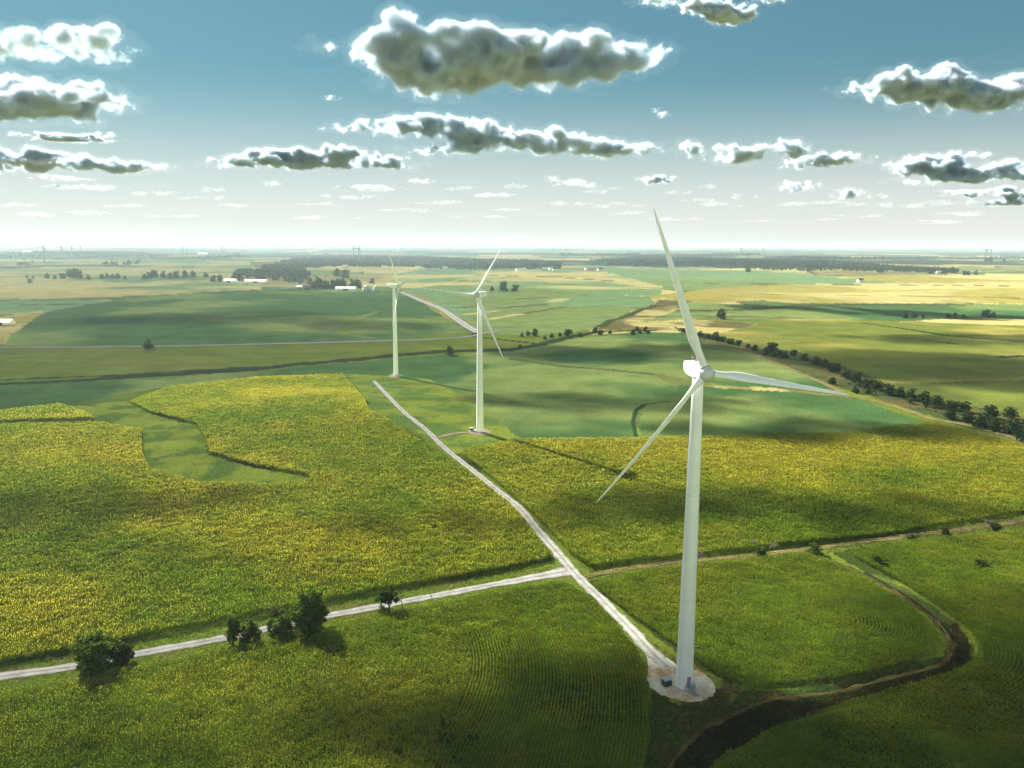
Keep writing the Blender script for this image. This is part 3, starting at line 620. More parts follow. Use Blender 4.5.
# hedgerow of round trees
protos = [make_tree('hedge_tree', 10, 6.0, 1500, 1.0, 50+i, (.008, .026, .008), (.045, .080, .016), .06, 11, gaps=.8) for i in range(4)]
used = set()
def far_tree(px, sc, label, group, name='hedge_tree', cat='tree', squash=1.0):
    i = random.randrange(4)
    if i in used: o = copy_tree(protos[i])
    else: o = protos[i]; used.add(i)
    o.name = name; put(o, px, label, cat, group, sc); o.scale = (sc, sc, sc*squash); return o
HEDGE = [(1022,440,.9),(1014,433,1.0),(1010,417,.8),(994,430,.9),(990,417,1.0),(980,427,.8),(967,421,.7),(964,411,.85),(950,409,.8),(951,418,.75),(937,406,.9),(924,402,.95),(912,399,.95),(900,396,.85),(889,394,.9),(876,388,.75),(868,393,.6),(867,386,.8),(856,380,.85),(855,392,.55),(847,378,.9),(833,371,1.0),(832,383,.6),(825,366,.85),(816,364,.85),(805,360,.8),(793,355,.75),(784,357,.85),(776,356,1.0),(771,351,1.2),(766,354,.8),(755,350,.7),(748,347,.5),(738,344.5,.75),(730,343,.8),(722,341,.8),(716,339,1.05),(709,337.5,.7),(700,336,.8),(690,333,.7),(683,331,.65)]
n = 0
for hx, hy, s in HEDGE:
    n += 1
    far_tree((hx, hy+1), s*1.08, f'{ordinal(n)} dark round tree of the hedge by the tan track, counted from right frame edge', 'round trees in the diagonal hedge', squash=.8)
CREEK = [(648,333,.5),(640,333,.6),(633,334,.7),(600,334,.7),(610,333,.5),(580,336,.6),(570,333,.6),(567,335,.9),(552,337,.6),(560,335.5,.5),(535,335,.9),(528,335,.6),(522,336,.5),(545,339,.5),(450,354,.9),(520,347,.4),(637,331,.7),(645,331,.7),(595,331.5,.7)]
for i, (hx, hy, s) in enumerate(sorted(CREEK)):
    far_tree((hx, hy+1), s*.95, f'{ordinal(i+1)} small dark tree along the creek line, counted from its left end', 'small trees on the creek line')
far_tree((149, 349), 1.15, 'single dark round tree on the paved country road', None, 'tree', squash=.85)
far_tree((721, 319), 1.5, 'single dark tree in the pale field beside the upright blade', None, 'tree')
far_tree((503, 291), 2.0, 'larger dark tree alone behind the terraced field', None, 'tree'); far_tree((515, 291.5), 1.6, 'smaller dark tree right of the one behind the terraced field', None, 'tree'); far_tree((492, 291), 1.0, 'tiny bush left of the two trees behind terraced field', None, 'bush', 'bush')
far_tree((985, 317.5), 1.6, 'dark clump of a tree beyond the teal strip at right', None, 'tree', squash=.8); far_tree((993, 317.5), .9, 'low bush right of the dark clump beyond the teal strip', None, 'bush', 'bush')
for i, (hx, s) in enumerate([(948,.8),(955,.9),(963,.7),(905,.9),(914,1.0),(923,.6)]): far_tree((hx, 318.5), s, f'{ordinal(i+1)} tiny shrub in the row beyond the teal strip', 'tiny shrubs beyond the teal strip', 'shrub', 'shrub')
row = [(47,277.5,2.0),(55,278,1.4),(63,277.5,2.2),(70,276.5,3.0),(74,276.5,3.6),(79,277,2.6),(88,278.5,1.8),(102,278,1.8),(107,277.5,2.0),(113,277.5,1.8),(118,277.5,2.0),(125,278,1.3),(145,278.5,2.0),(150,277,2.4),(155,276.5,2.8),(164,277,2.6),(170,277.5,2.2),(176,277,2.6),(185,277,2.8),(193,276.5,2.4),(206,276.5,2.0),(27,277,1.2),(33,277.5,1.2),(30,282,1.6)]
for i, (hx, hy, s) in enumerate(sorted(row)): far_tree((hx, hy+1.2), s*.8, f'{ordinal(i+1)} far tree in the row across the yellow fields, from the left', 'far trees across the yellow fields')
FARM = [(314,288,2.0),(320,288,2.6),(327,288,2.2),(333,288,2.4),(338,288,2.6),(343,287,2.4),(352,287,2.4),(358,287.5,2.6),(345,278,3.2),(337,276,3.0),(318,283,2.4),(310,284,2.2),(372,283,1.8),(213,281,2.2),(220,281,2.4),(240,280,3.0),(236,279,3.0),(262,281,2.6)]
for i, (hx, hy, s) in enumerate(sorted(FARM)): far_tree((hx, hy+.6), s*.85, f'{ordinal(i+1)} tree round the farmsteads behind the turbines, from the left', 'trees round the farmsteads')
RIGHTF = [(965,275,2.2),(968,275,2.0),(976,275,2.4),(986,262,4),(990,262,4.4),(1004,262,3),(930,274,3),(944,274,3),(953,273.5,3.2),(880,273,3),(748,272,3.4),(634,266.5,3.6)]
for i, (hx, hy, s) in enumerate(sorted(RIGHTF)): far_tree((hx, hy), s*.8, f'{ordinal(i+1)} far tree at the edge of the right-hand woods, from the left', 'far trees by the right-hand woods')
for p in protos:
    if p.name not in [q.name for q in col.objects]: pass

# far woods: stuff
def woods(name, polys, sp, hgt, label, thin=.0):
    X, Y = [], []
    for P in polys:
        W = poly_world(P); mn = W.min(0); mx = W.max(0); n = int((mx-mn).prod()/sp**2); n = min(n, 40000)
        x = rng.uniform(mn[0], mx[0], n); y = rng.uniform(mn[1], mx[1], n); m = inside(W, x, y); x, y = x[m], y[m]
        k = fbm(x/260, y/260, 131, 3) > thin; X.append(x[k]); Y.append(y[k])
    x = np.concatenate(X); y = np.concatenate(Y); n = len(x); z = height(x, y)
    hh = hgt*(.55+.75*rng.random(n)); Vs, Cs = [], []
    tone = rng.random(n)
    for k in range(11):
        d = rng.normal(size=(n, 3)); d /= np.linalg.norm(d, axis=1)[:, None]
        P = np.stack([x, y, z+hh*.55], 1)+d*np.stack([hh*.42, hh*.42, hh*.38], 1)
        a = rng.normal(size=(n, 3)); a /= np.linalg.norm(a, axis=1)[:, None]; b = np.cross(a, rng.normal(size=(n, 3))); b /= np.linalg.norm(b, axis=1)[:, None]
        s = (hh*.55)[:, None]
        Vs.append(np.stack([P-a*s*.5, P+b*s*.42, P+a*s*.5, P-b*s*.42], 1))
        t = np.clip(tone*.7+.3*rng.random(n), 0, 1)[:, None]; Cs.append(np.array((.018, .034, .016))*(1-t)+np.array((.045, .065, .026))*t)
    V = np.concatenate(Vs).reshape(-1, 3); me = raw_mesh(name, V, np.arange(len(V)).reshape(-1, 4)); attr(me, 'Col', np.concatenate(Cs))
    tag(link(name, me, M_WOODS), label, 'woods', kind='stuff'); print(name, n)
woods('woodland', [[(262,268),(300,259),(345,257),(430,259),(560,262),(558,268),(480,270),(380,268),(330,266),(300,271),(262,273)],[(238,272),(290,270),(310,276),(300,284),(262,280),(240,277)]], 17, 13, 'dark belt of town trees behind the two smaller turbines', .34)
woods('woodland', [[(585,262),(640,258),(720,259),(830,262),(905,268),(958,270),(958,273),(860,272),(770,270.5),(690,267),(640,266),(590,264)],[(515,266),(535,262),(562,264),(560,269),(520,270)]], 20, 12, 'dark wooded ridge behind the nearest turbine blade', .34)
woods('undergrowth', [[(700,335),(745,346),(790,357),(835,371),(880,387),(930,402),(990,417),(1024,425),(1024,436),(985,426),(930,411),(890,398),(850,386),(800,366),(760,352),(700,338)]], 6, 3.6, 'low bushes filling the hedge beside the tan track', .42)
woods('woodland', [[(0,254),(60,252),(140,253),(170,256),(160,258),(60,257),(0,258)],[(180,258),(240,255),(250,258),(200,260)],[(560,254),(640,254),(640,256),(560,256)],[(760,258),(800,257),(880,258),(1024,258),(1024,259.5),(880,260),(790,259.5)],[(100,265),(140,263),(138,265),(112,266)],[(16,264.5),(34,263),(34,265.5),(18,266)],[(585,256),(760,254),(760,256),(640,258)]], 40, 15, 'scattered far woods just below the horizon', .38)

# ------------------------------------------------------------------ farm buildings
def box(bm, x0, x1, y0, y1, z0, z1):
    v = [bm.verts.new(p) for p in ((x0,y0,z0),(x1,y0,z0),(x1,y1,z0),(x0,y1,z0),(x0,y0,z1),(x1,y0,z1),(x1,y1,z1),(x0,y1,z1))]
    for f in ((0,3,2,1),(4,5,6,7),(0,1,5,4),(1,2,6,5),(2,3,7,6),(3,0,4,7)): bm.faces.new([v[i] for i in f])
def barn(name, px, L, W, H, rise, wall, roof, label, cat, rz=0, group=None, door=True):
    r = empty(name, to_ground([px])[0], rz); tag(r, label, cat, group)
    bm = bmesh.new(); pr = [(-W/2, 0), (W/2, 0), (W/2, H), (0, H+rise), (-W/2, H)]
    a = [bm.verts.new((-L/2, y, z-.5*(z == 0))) for y, z in pr]; b = [bm.verts.new((L/2, y, z-.5*(z == 0))) for y, z in pr]
    bm.faces.new(a); bm.faces.new(b[::-1])
    for i in range(5): bm.faces.new((a[i], a[(i+1) % 5], b[(i+1) % 5], b[i]))
    bm_obj('wall', bm, wall, r, False)
    bm = bmesh.new(); o = W*.05; t = .25
    for s in (-1, 1):
        k = rise/(W/2); e = W/2+o
        q = [(0, H+rise+.03), (s*e, H-o*k+.03), (s*e, H-o*k+.03+t), (0, H+rise+.03+t)]
        a = [bm.verts.new((-L/2-o, y, z)) for y, z in q]; b = [bm.verts.new((L/2+o, y, z)) for y, z in q]
        bm.faces.new(a); bm.faces.new(b[::-1])
        for i in range(4): bm.faces.new((a[i], a[(i+1) % 4], b[(i+1) % 4], b[i]))
    bm_obj('roof', bm, roof, r, False)
    if door:
        bm = bmesh.new(); box(bm, -L*.12, L*.12, -W/2-.08, -W/2-.01, 0, H*.8); bm_obj('door', bm, M_DOOR, r, False)
    return r
def grain_bin(px, rad, H, label, group):
    r = empty('grain_bin', to_ground([px])[0]); tag(r, label, 'grain bin', group)
    bm = bmesh.new(); tube(bm, [(0, 0, -.3), (0, 0, H)], [rad, rad], 20)
    for k in range(4):
        z = H*(k+1)/5; tube(bm, [(0, 0, z-.1), (0, 0, z+.1)], [rad+.12, rad+.12], 20)
    bm_obj('wall', bm, M_ROOFG, r); bm = bmesh.new(); tube(bm, [(0, 0, H+.01), (0, 0, H+rad*.5), (0, 0, H+rad*.55)], [rad*1.04, rad*.2, rad*.05], 20); bm_obj('roof', bm, M_ROOFW, r)
barn('barn', (346,290.5), 44, 16, 5, 4, M_WALLW, M_ROOFG, 'long white barn with grey roof among the farm trees', 'barn', .05)
barn('barn', (307,289.5), 16, 12, 5.5, 4, M_WALLR, M_ROOFD, 'dark red barn at the left end of the farm trees', 'barn', .3)
barn('barn', (299.5,289), 13, 11, 5, 3, M_WALLT, M_ROOFG, 'tan shed joined to the left of the dark red barn', 'barn', .1)
grain_bin((366.5,291.5), 8.5, 9, 'grey grain bin right of the long white barn', 'grain bins'); grain_bin((376,291.5), 6.2, 9.5, 'pale narrower grain bin nearest the turbine tower', 'grain bins')
barn('barn', (230,282.5), 36, 18, 6, 4, M_WALLW, M_ROOFW, 'white barn between trees, left of its longer white neighbour', 'barn', -.05)
barn('barn', (256,283), 60, 18, 6, 4, M_WALLW, M_ROOFW, 'longest white barn, left of the dark red barn', 'barn', .02)
barn('barn', (3,325), 24, 11, 4.5, 2.5, M_WALLW, M_ROOFG, 'low grey-roofed shed at the left frame edge', 'barn', 0)
barn('barn', (27,252.8), 70, 30, 9, 5, M_WALLW, M_ROOFW, 'white building on the far plain at left', 'building', 0, door=False)
barn('barn', (203,254.6), 80, 30, 9, 5, M_WALLW, M_ROOFW, 'white buildings on the far plain left of the woods', 'building', 0, door=False)
hs = [(519,270.5),(524,270),(531,268.5),(545,270),(551,269.5),(556,270.5),(588,270),(592,270),(600,270.5),(605,270.5),(668,264),(690,264.5),(832,264),(838,265),(820,265.5),(795,264.5),(855,265),(940,273.5),(860,282),(345,267.5),(418,268.5),(445,269),(480,268.5),(385,267)]
for i, (hx, hy) in enumerate(sorted(hs)):
    w = M_WALLW if i % 4 else M_WALLT
    barn('house', (hx, hy), random.uniform(16, 30), random.uniform(10, 14), 6, 5, w, [M_ROOFG, M_ROOFD, M_ROOFW][i % 3], f'{ordinal(i+1)} tiny pale house among the far trees, counted from the left', 'house', random.uniform(-.4, .4), 'tiny houses among the far trees', door=False)

# ------------------------------------------------------------------ wind turbines
def blade_mesh(name, R_=39.0, prebend=-1.6):
    st = [(1.0, 1.0, 1.0, 0), (2.0, 1.0, 1.0, 0), (3.5, 1.25, .82, 4), (5.5, 1.85, .50, 11), (8, 2.35, .33, 13), (10, 2.30, .28, 11), (14, 1.95, .25, 8), (19, 1.6, .22, 5.5), (25, 1.25, .20, 3), (31, .92, .18, 1), (35.5, .66, .17, 0), (37.6, .45, .16, -1), (38.6, .28, .15, -1), (39.0, .08, .15, -1)]
    bm = bmesh.new(); rings = []; n = 18
    for z, ch, th, tw in st:
        z = z*R_/39; rd = .88; ring = []
        circ = max(0, min(1, (th-.35)/.6))
        for k in range(n):
            a = 2*pi*k/n; cx, cy = math.cos(a)*rd, math.sin(a)*rd
            u = (1-math.cos(a))/2; t = th*ch*1.5*(.2969*math.sqrt(u)-.126*u-.3516*u*u+.2843*u**3-.1036*u**4)*2
            ax, ay = (.3-u)*ch, (t if a < pi else -t)
            x = circ*cx+(1-circ)*ax; y = circ*cy+(1-circ)*ay
            q = R(-tw-26); X = x*math.cos(q)-y*math.sin(q); Y = x*math.sin(q)+y*math.cos(q)
            ring.append(bm.verts.new((X, Y-prebend*(z/R_)**2.6-z*.0, z)))
        rings.append(ring)
    for a, b in zip(rings, rings[1:]):
        for k in range(n): bm.faces.new((a[k], a[(k+1) % n], b[(k+1) % n], b[k]))
    bm.faces.new(rings[0][::-1]); bm.faces.new(rings[-1])
    bmesh.ops.recalc_face_normals(bm, faces=bm.faces)
    me = bpy.data.meshes.new(name); bm.to_mesh(me); bm.free(); me.polygons.foreach_set('use_smooth', [True]*len(me.polygons)); return me
BLADE = blade_mesh('blade')
def lathe(bm, prof, seg=32, axis='z', off=(0, 0, 0)):
    rings = []
    for r, z in prof:
        rings.append([bm.verts.new(Vector(off)+(Vector((r*math.cos(2*pi*k/seg), r*math.sin(2*pi*k/seg), z)) if axis == 'z' else Vector((r*math.cos(2*pi*k/seg), z, r*math.sin(2*pi*k/seg))))) for k in range(seg)])
    for a, b in zip(rings, rings[1:]):
        for k in range(seg): bm.faces.new((a[k], a[(k+1) % seg], b[(k+1) % seg], b[k]))
    bm.faces.new(rings[0][::-1]); bm.faces.new(rings[-1])
def turbine(label, yaw, phase, HH=80.0, detail=True, stairs_az=0.0, blade_r=39.0):
    root = empty('wind_turbine'); tag(root, label, 'wind turbine', 'white wind turbines on the gravel road')
    bm = bmesh.new(); prof = [(2.12, -.3), (2.12, .2)]
    zt = HH-1.95
    for k in range(1, 25): z = zt*k/24; prof.append((2.12-(2.12-1.28)*(z/zt)**1.05, z))
    lathe(bm, prof, 48); tw = bm_obj('tower', bm, M_WHITE, root)
    bm = bmesh.new()
    for z in (zt*.30, zt*.64):
        r = 2.12-(2.12-1.28)*(z/zt)**1.05; lathe(bm, [(r+.002, z-.05), (r+.018, z-.04), (r+.018, z+.04), (r+.002, z+.05)], 48)
    bm_obj('flange_ring', bm, M_HUB, tw)
    bm = bmesh.new(); lathe(bm, [(2.9, -.25), (2.9, .14), (2.75, .2), (2.2, .2)], 40); bm_obj('foundation', bm, M_CONC, root)
    sa = stairs_az
    d = bmesh.new(); box(d, -.5, .5, 2.02, 2.2, 1.5, 3.6); dr = bm_obj('door', d, M_GREY, root, False); dr.rotation_euler[2] = sa
    s = bmesh.new()
    box(s, -.9, .9, 2.2, 3.5, 1.35, 1.45)
    for i in range(6): box(s, -.6, .6, 3.5+.28*i, 3.78+.28*i, 1.2-.22*i, 1.26-.22*i)
    for sx in (-.9, .9):
        for yy in (2.3, 3.45): box(s, sx-.03, sx+.03, yy-.03, yy+.03, 0, 2.45)
        box(s, sx-.03, sx+.03, 2.3, 3.45, 2.4, 2.46); box(s, sx-.03, sx+.03, 2.3, 3.45, 1.9, 1.95)
    st = bm_obj('stairs', s, M_GREY, root, False); st.rotation_euler[2] = sa
    s = bmesh.new()
    for sx in (-.65, .65):
        tube(s, [(sx, 3.5, 2.4), (sx, 5.2, .9)], [.04, .04], 6); tube(s, [(sx, 5.2, 0), (sx, 5.2, .9)], [.04, .04], 6)
    bm_obj('handrail', s, M_GREY, st, False)
    # nacelle: local -Y faces the wind
    e = bmesh.new(); secs = [(-2.6, 1.3, -1.3, 1.35, .5), (-2.3, 1.5, -1.55, 1.6, .5), (0, 1.55, -1.75, 1.68, .4), (3.4, 1.5, -1.55, 1.66, .4), (5.3, 1.35, -.75, 1.58, .4), (5.8, 1.1, -.4, 1.4, .4)]
    rings = []
    for yy, hw, zl, zh, cr in secs:
        ring = []
        for (cx, cz, a0) in ((hw-cr, zh-cr, 0), (-hw+cr, zh-cr, 90), (-hw+cr, zl+cr, 180), (hw-cr, zl+cr, 270)):
            for k in range(5): a = R(a0+22.5*k); ring.append(e.verts.new((cx+cr*math.cos(a), yy, cz+cr*math.sin(a))))
        rings.append(ring)
    for a, b in zip(rings, rings[1:]):
        for k in range(20): e.faces.new((a[k], a[(k+1) % 20], b[(k+1) % 20], b[k]))
    e.faces.new(rings[0]); e.faces.new(rings[-1][::-1])
    na = bm_obj('nacelle', e, M_WHITE, root); na.location = (0, 0, HH); na.rotation_euler[2] = yaw
    s = bmesh.new()
    tube(s, [(.5, 2.4, 1.64), (.5, 2.4, 3.3)], [.05, .04], 6); tube(s, [(-.5, 2.4, 1.64), (-.5, 2.4, 3.0)], [.05, .04], 6); tube(s, [(-.9, 2.4, 2.75), (.9, 2.4, 2.75)], [.04, .04], 6)
    lathe(s, [(.16, 3.3), (.2, 3.42), (.05, 3.5)], 10, off=(.5, 2.4, 0)); bm_obj('weather_mast', s, M_GREY, na)
    s = bmesh.new(); lathe(s, [(.16, 1.62), (.16, 2.0), (.1, 2.1)], 12, off=(.8, 3.6, 0)); bm_obj('aviation_light', s, M_RED, na)
    # hub and spinner
    hub = empty('rotor_hub'); bpy.data.objects.remove(hub)
    s = bmesh.new(); lathe(s, [(1.25, -2.62), (1.62, -2.75), (1.72, -3.4), (1.7, -4.3), (1.5, -5.0), (1.0, -5.6), (.4, -5.85), (.05, -5.9)], 36, 'y')
    hb = bm_obj('hub', s, M_HUB, root); hb.location = (0, 0, HH); hb.rotation_euler[2] = yaw
    s = bmesh.new()
    for k in range(3):
        a = phase+k*2*pi/3; ax = Vector((math.sin(a), 0, math.cos(a))); o = Vector((0, -3.9, 0))
        tube(s, [o+ax*1.2, o+ax*1.78, o+ax*1.80], [1.06, 1.06, .95], 28)
    bm_obj('blade_collar', s, M_HUB, hb)
    s = bmesh.new()
    for k in range(3):
        a = phase+k*2*pi/3; ax = Vector((math.sin(a), 0, math.cos(a))); o = Vector((0, -3.9, 0))
        tube(s, [o+ax*1.60, o+ax*1.72], [1.10, 1.10], 28)
    lathe(s, [(1.70, -4.42), (1.725, -4.44), (1.70, -4.52), (1.64, -4.54)], 36, 'y')
    bm_obj('seam_band', s, M_SEAM, hb)
    s = bmesh.new(); lathe(s, [(1.5, -2.55), (1.66, -2.6), (1.66, -2.68), (1.5, -2.73)], 36, 'y'); bm_obj('seam_ring', s, M_SEAM, hb)
    for k in range(3):
        a = phase+k*2*pi/3
        b = link('blade', BLADE, M_BLADE if not BLADE.materials else (), root)
        m = Matrix.Translation((0, 0, HH)) @ Matrix.Rotation(yaw, 4, 'Z') @ Matrix.Translation((0, -3.9, 0)) @ Matrix.Rotation(a, 4, 'Y') @ Matrix.Scale(blade_r/39.0, 4)
        b.matrix_local = m
    return root
t3 = turbine('nearest and largest white wind turbine, standing on the oval gravel pad', R(12), R(100), 80.0, stairs_az=R(200))
t3.location = PADC
t2 = turbine('white wind turbine of middle size beside the gravel road bend', R(-33), R(33), 80.0, stairs_az=R(90))
t2.location = to_ground([(480, 432)])[0]
t1 = turbine('smallest of three near wind turbines, at the road end on the rise', R(80), R(84), 78.0, stairs_az=R(90))
t1.location = to_ground([(396, 375.6)])[0]
print('bases', PADC, list(t2.location), list(t1.location))
# transformer boxes
def transformer(px, label, rz):
    r = empty('transformer_box', to_ground([px])[0]+np.array((0, 0, .12)), rz); tag(r, label, 'transformer', 'transformer boxes beside the towers')
    b = bmesh.new(); box(b, -1.0, 1.0, -.85, .85, .15, 1.75); bmesh.ops.bevel(b, geom=b.edges[:], offset=.05, segments=2, affect='EDGES'); bm_obj('cabinet', b, M_GREENBOX, r, False)
    b = bmesh.new(); box(b, -1.07, 1.07, -.92, .92, 1.753, 1.9); bmesh.ops.bevel(b, geom=b.edges[:], offset=.04, segments=2, affect='EDGES'); bm_obj('lid', b, M_PALEGREEN, r, False)
    b = bmesh.new(); box(b, -1.2, 1.2, -1.05, 1.05, -.3, .147); bm_obj('base_slab', b, M_CONC, r, False)
    b = bmesh.new()
    for sx in (-.48, .48): box(b, sx-.44, sx+.44, -.90, -.853, .25, 1.65)
    bm_obj('door', b, M_GREENBOX, r, False)
transformer((666.5, 686), 'dark green transformer box with pale lid left of the nearest tower', R(25))
transformer((471.5, 431), 'dark transformer box left of the middle turbine tower', R(10))
# turbines on the horizon
def far_mesh():
    bm = bmesh.new(); tube(bm, [(0, 0, 0), (0, 0, 80)], [3.4, 2.4], 8); box(bm, -2.6, 2.6, -5, 6, 79, 83.5)
    me0 = bpy.data.meshes.new('far_turbine')
    for k in range(3):
        a = k*2*pi/3+.5; ax = Vector((math.sin(a), 0, math.cos(a))); o = Vector((0, -5.6, 81)); tube(bm, [o, o+ax*10, o+ax*41], [1.6, 2.0, .7], 6)
    bmesh.ops.recalc_face_normals(bm, faces=bm.faces); bm.to_mesh(me0); bm.free(); return me0
FT = far_mesh(); FT.materials.append(M_FARSHADE)
FARS = [(44,20,259),(62,14,254),(72,15,254),(81,13,254),(183,14,252),(187,12,252),(222,12,252),(226,11,252),(353.5,14,252),(359,20,256),(395,10,251),(402,11,251),(448,9,250.5),(552,12,251),(566,12,251),(640,9,251),(721,9,252),(741,13,253),(763,12,253.5),(985,14,262),(990,13,262),(860,8,252)]
for i, (hx, hp, hy) in enumerate(FARS):
    o = bpy.data.objects.new('wind_turbine', FT); col.objects.link(o)
    d = px_dir([hx], [hy])[0]; dist = min(120*F_PX/hp, 15000); fl = math.hypot(d[0], d[1]); xx, yy = d[0]/fl*dist, d[1]/fl*dist
    o.location = (xx, yy, float(height(xx, yy))); o.rotation_euler[2] = random.uniform(-.9, .9)
    tag(o, f'{ordinal(i+1)} tiny wind turbine on the horizon, counted from left frame edge', 'wind turbine', 'tiny wind turbines on the horizon')

# ------------------------------------------------------------------ clouds
def cloud_mat(name, sigma, fluff=0, aniso=.3, lo=.40, tintc=(.985, .99, 1, 1)):
    m, nt, out = new_mat(name)
    v = N(nt, 'ShaderNodeVolumePrincipled', Density=sigma, Anisotropy=aniso); v.inputs['Color'].default_value = tintc
    if fluff:
        tc = N(nt, 'ShaderNodeTexCoord'); nz = N(nt, 'ShaderNodeTexNoise', Scale=1/fluff, Detail=6, Roughness=.62); nt.links.new(tc.outputs['Object'], nz.inputs['Vector'])
        mr = N(nt, 'ShaderNodeMapRange'); mr.inputs['From Min'].default_value = lo; mr.inputs['From Max'].default_value = lo+.22; mr.inputs['To Min'].default_value = 0; mr.inputs['To Max'].default_value = sigma*1.9
        nt.links.new(nz.outputs['Fac'], mr.inputs['Value']); nt.links.new(mr.outputs['Result'], v.inputs['Density'])
    nt.links.new(v.outputs['Volume'], out.inputs['Volume']); return m
_texs = {}
def ctex(size, depth):
    k = (size, depth)
    if k not in _texs:
        t = bpy.data.textures.new(f'billow_{len(_texs)}', 'CLOUDS'); t.noise_scale = size; t.noise_depth = depth; _texs[k] = t
    return _texs[k]
_cmats = {}
def cloud(puffs, base, sigma, label, group, voxel=None, disp=1.0, name='cloud', fluff=0, parent=None, lo=.40):
    bm = bmesh.new()
    for c, r in puffs:
        bmesh.ops.create_icosphere(bm, subdivisions=2, radius=1, matrix=Matrix.Translation(c) @ Matrix.Diagonal((*r, 1)))
    me = bpy.data.meshes.new('tmp'); bm.to_mesh(me); bm.free()
    o = bpy.data.objects.new('tmp', me); col.objects.link(o)
    P = np.array([c for c, r in puffs]); ext = max(np.ptp(P[:, 0]), np.ptp(P[:, 1]))+2*max(max(r) for c, r in puffs)
    mr = np.mean([r[2] for c, r in puffs])
    q = o.modifiers.new('r', 'REMESH'); q.mode = 'VOXEL'; q.voxel_size = voxel or max(ext/190, mr*.07)
    for s, st in ((mr*1.5, .5), (mr*.6, .4), (mr*.22, .34)) if name != 'dark_core' else ((mr*2, .6), (mr*.9, .3), (mr*.35, .15)):
        d = o.modifiers.new('d', 'DISPLACE'); d.texture = ctex(round(s, 1), 2); d.texture_coords = 'GLOBAL'; d.strength = mr*st*disp*1.4; d.mid_level = .5
    dg = bpy.context.evaluated_depsgraph_get(); me2 = bpy.data.meshes.new_from_object(o.evaluated_get(dg))
    bpy.data.objects.remove(o)
    n = len(me2.vertices); co = np.empty(n*3, np.float32); me2.vertices.foreach_get('co', co); co = co.reshape(-1, 3)
    z = co[:, 2]; low = z < base; co[low, 2] = base+(z[low]-base)*.25
    ctr = co.mean(0); ctr[2] = base; co -= ctr
    me2.vertices.foreach_set('co', co.ravel()); me2.polygons.foreach_set('use_smooth', [True]*len(me2.polygons)); me2.materials.clear()
    sg = (round(sigma, 5), fluff, lo, name)
    if sg not in _cmats: _cmats[sg] = cloud_mat(f'cloud_vapour_{len(_cmats)}', sg[0], fluff, {'dark_core': .3, 'cloud_body': .2}.get(name, 0), lo, (.955, .985, 1, 1) if name == 'dark_core' else (.985, .99, 1, 1))
    o = link(name, me2, _cmats[sg], parent); me2.name = name
    if parent: o.location = ctr-np.array(parent.location)
    else: o.location = ctr; tag(o, label, 'cloud', group)
    return o
CB = 1150.0
def vapour(shell, T, k):
    """the body of a cloud: fog that thickens from its skin inwards"""
    m, nt, out = new_mat('cloud_fog'); L = nt.links.new
    v = N(nt, 'ShaderNodeVolumePrincipled', Anisotropy=.05); v.inputs['Color'].default_value = (.76, .87, .96, 1); v.inputs['Density Attribute'].default_value = ''
    a = N(nt, 'ShaderNodeAttribute', attribute_name='density'); tc = N(nt, 'ShaderNodeTexCoord')
    n1 = N(nt, 'ShaderNodeTexNoise', Scale=1/(T*.48), Detail=9, Roughness=.66); L(tc.outputs['Object'], n1.inputs['Vector'])
    n2 = N(nt, 'ShaderNodeMapRange'); n2.inputs['From Min'].default_value = .3; n2.inputs['From Max'].default_value = .7; n2.inputs['To Min'].default_value = -.02; n2.inputs['To Max'].default_value = .88; L(n1.outputs['Fac'], n2.inputs['Value'])
    sb = N(nt, 'ShaderNodeMath', operation='SUBTRACT'); L(a.outputs['Fac'], sb.inputs[0]); L(n2.outputs['Result'], sb.inputs[1])
    mr = N(nt, 'ShaderNodeMapRange', interpolation_type='SMOOTHSTEP'); mr.inputs['From Min'].default_value = 0; mr.inputs['From Max'].default_value = .9; mr.inputs['To Max'].default_value = 22*k/T; L(sb.outputs[0], mr.inputs['Value'])
    L(mr.outputs['Result'], v.inputs['Density']); L(v.outputs['Volume'], out.inputs['Volume'])
    vd = bpy.data.volumes.new('cloud_body'); o = bpy.data.objects.new('cloud_body', vd); col.objects.link(o); o.parent = shell
    q = o.modifiers.new('fog', 'MESH_TO_VOLUME'); q.object = shell; q.resolution_mode = 'VOXEL_SIZE'; q.voxel_size = T*.055; q.interior_band_width = T*.27; q.density = 1
    vd.materials.append(m); vd.render.step_size = T*.05
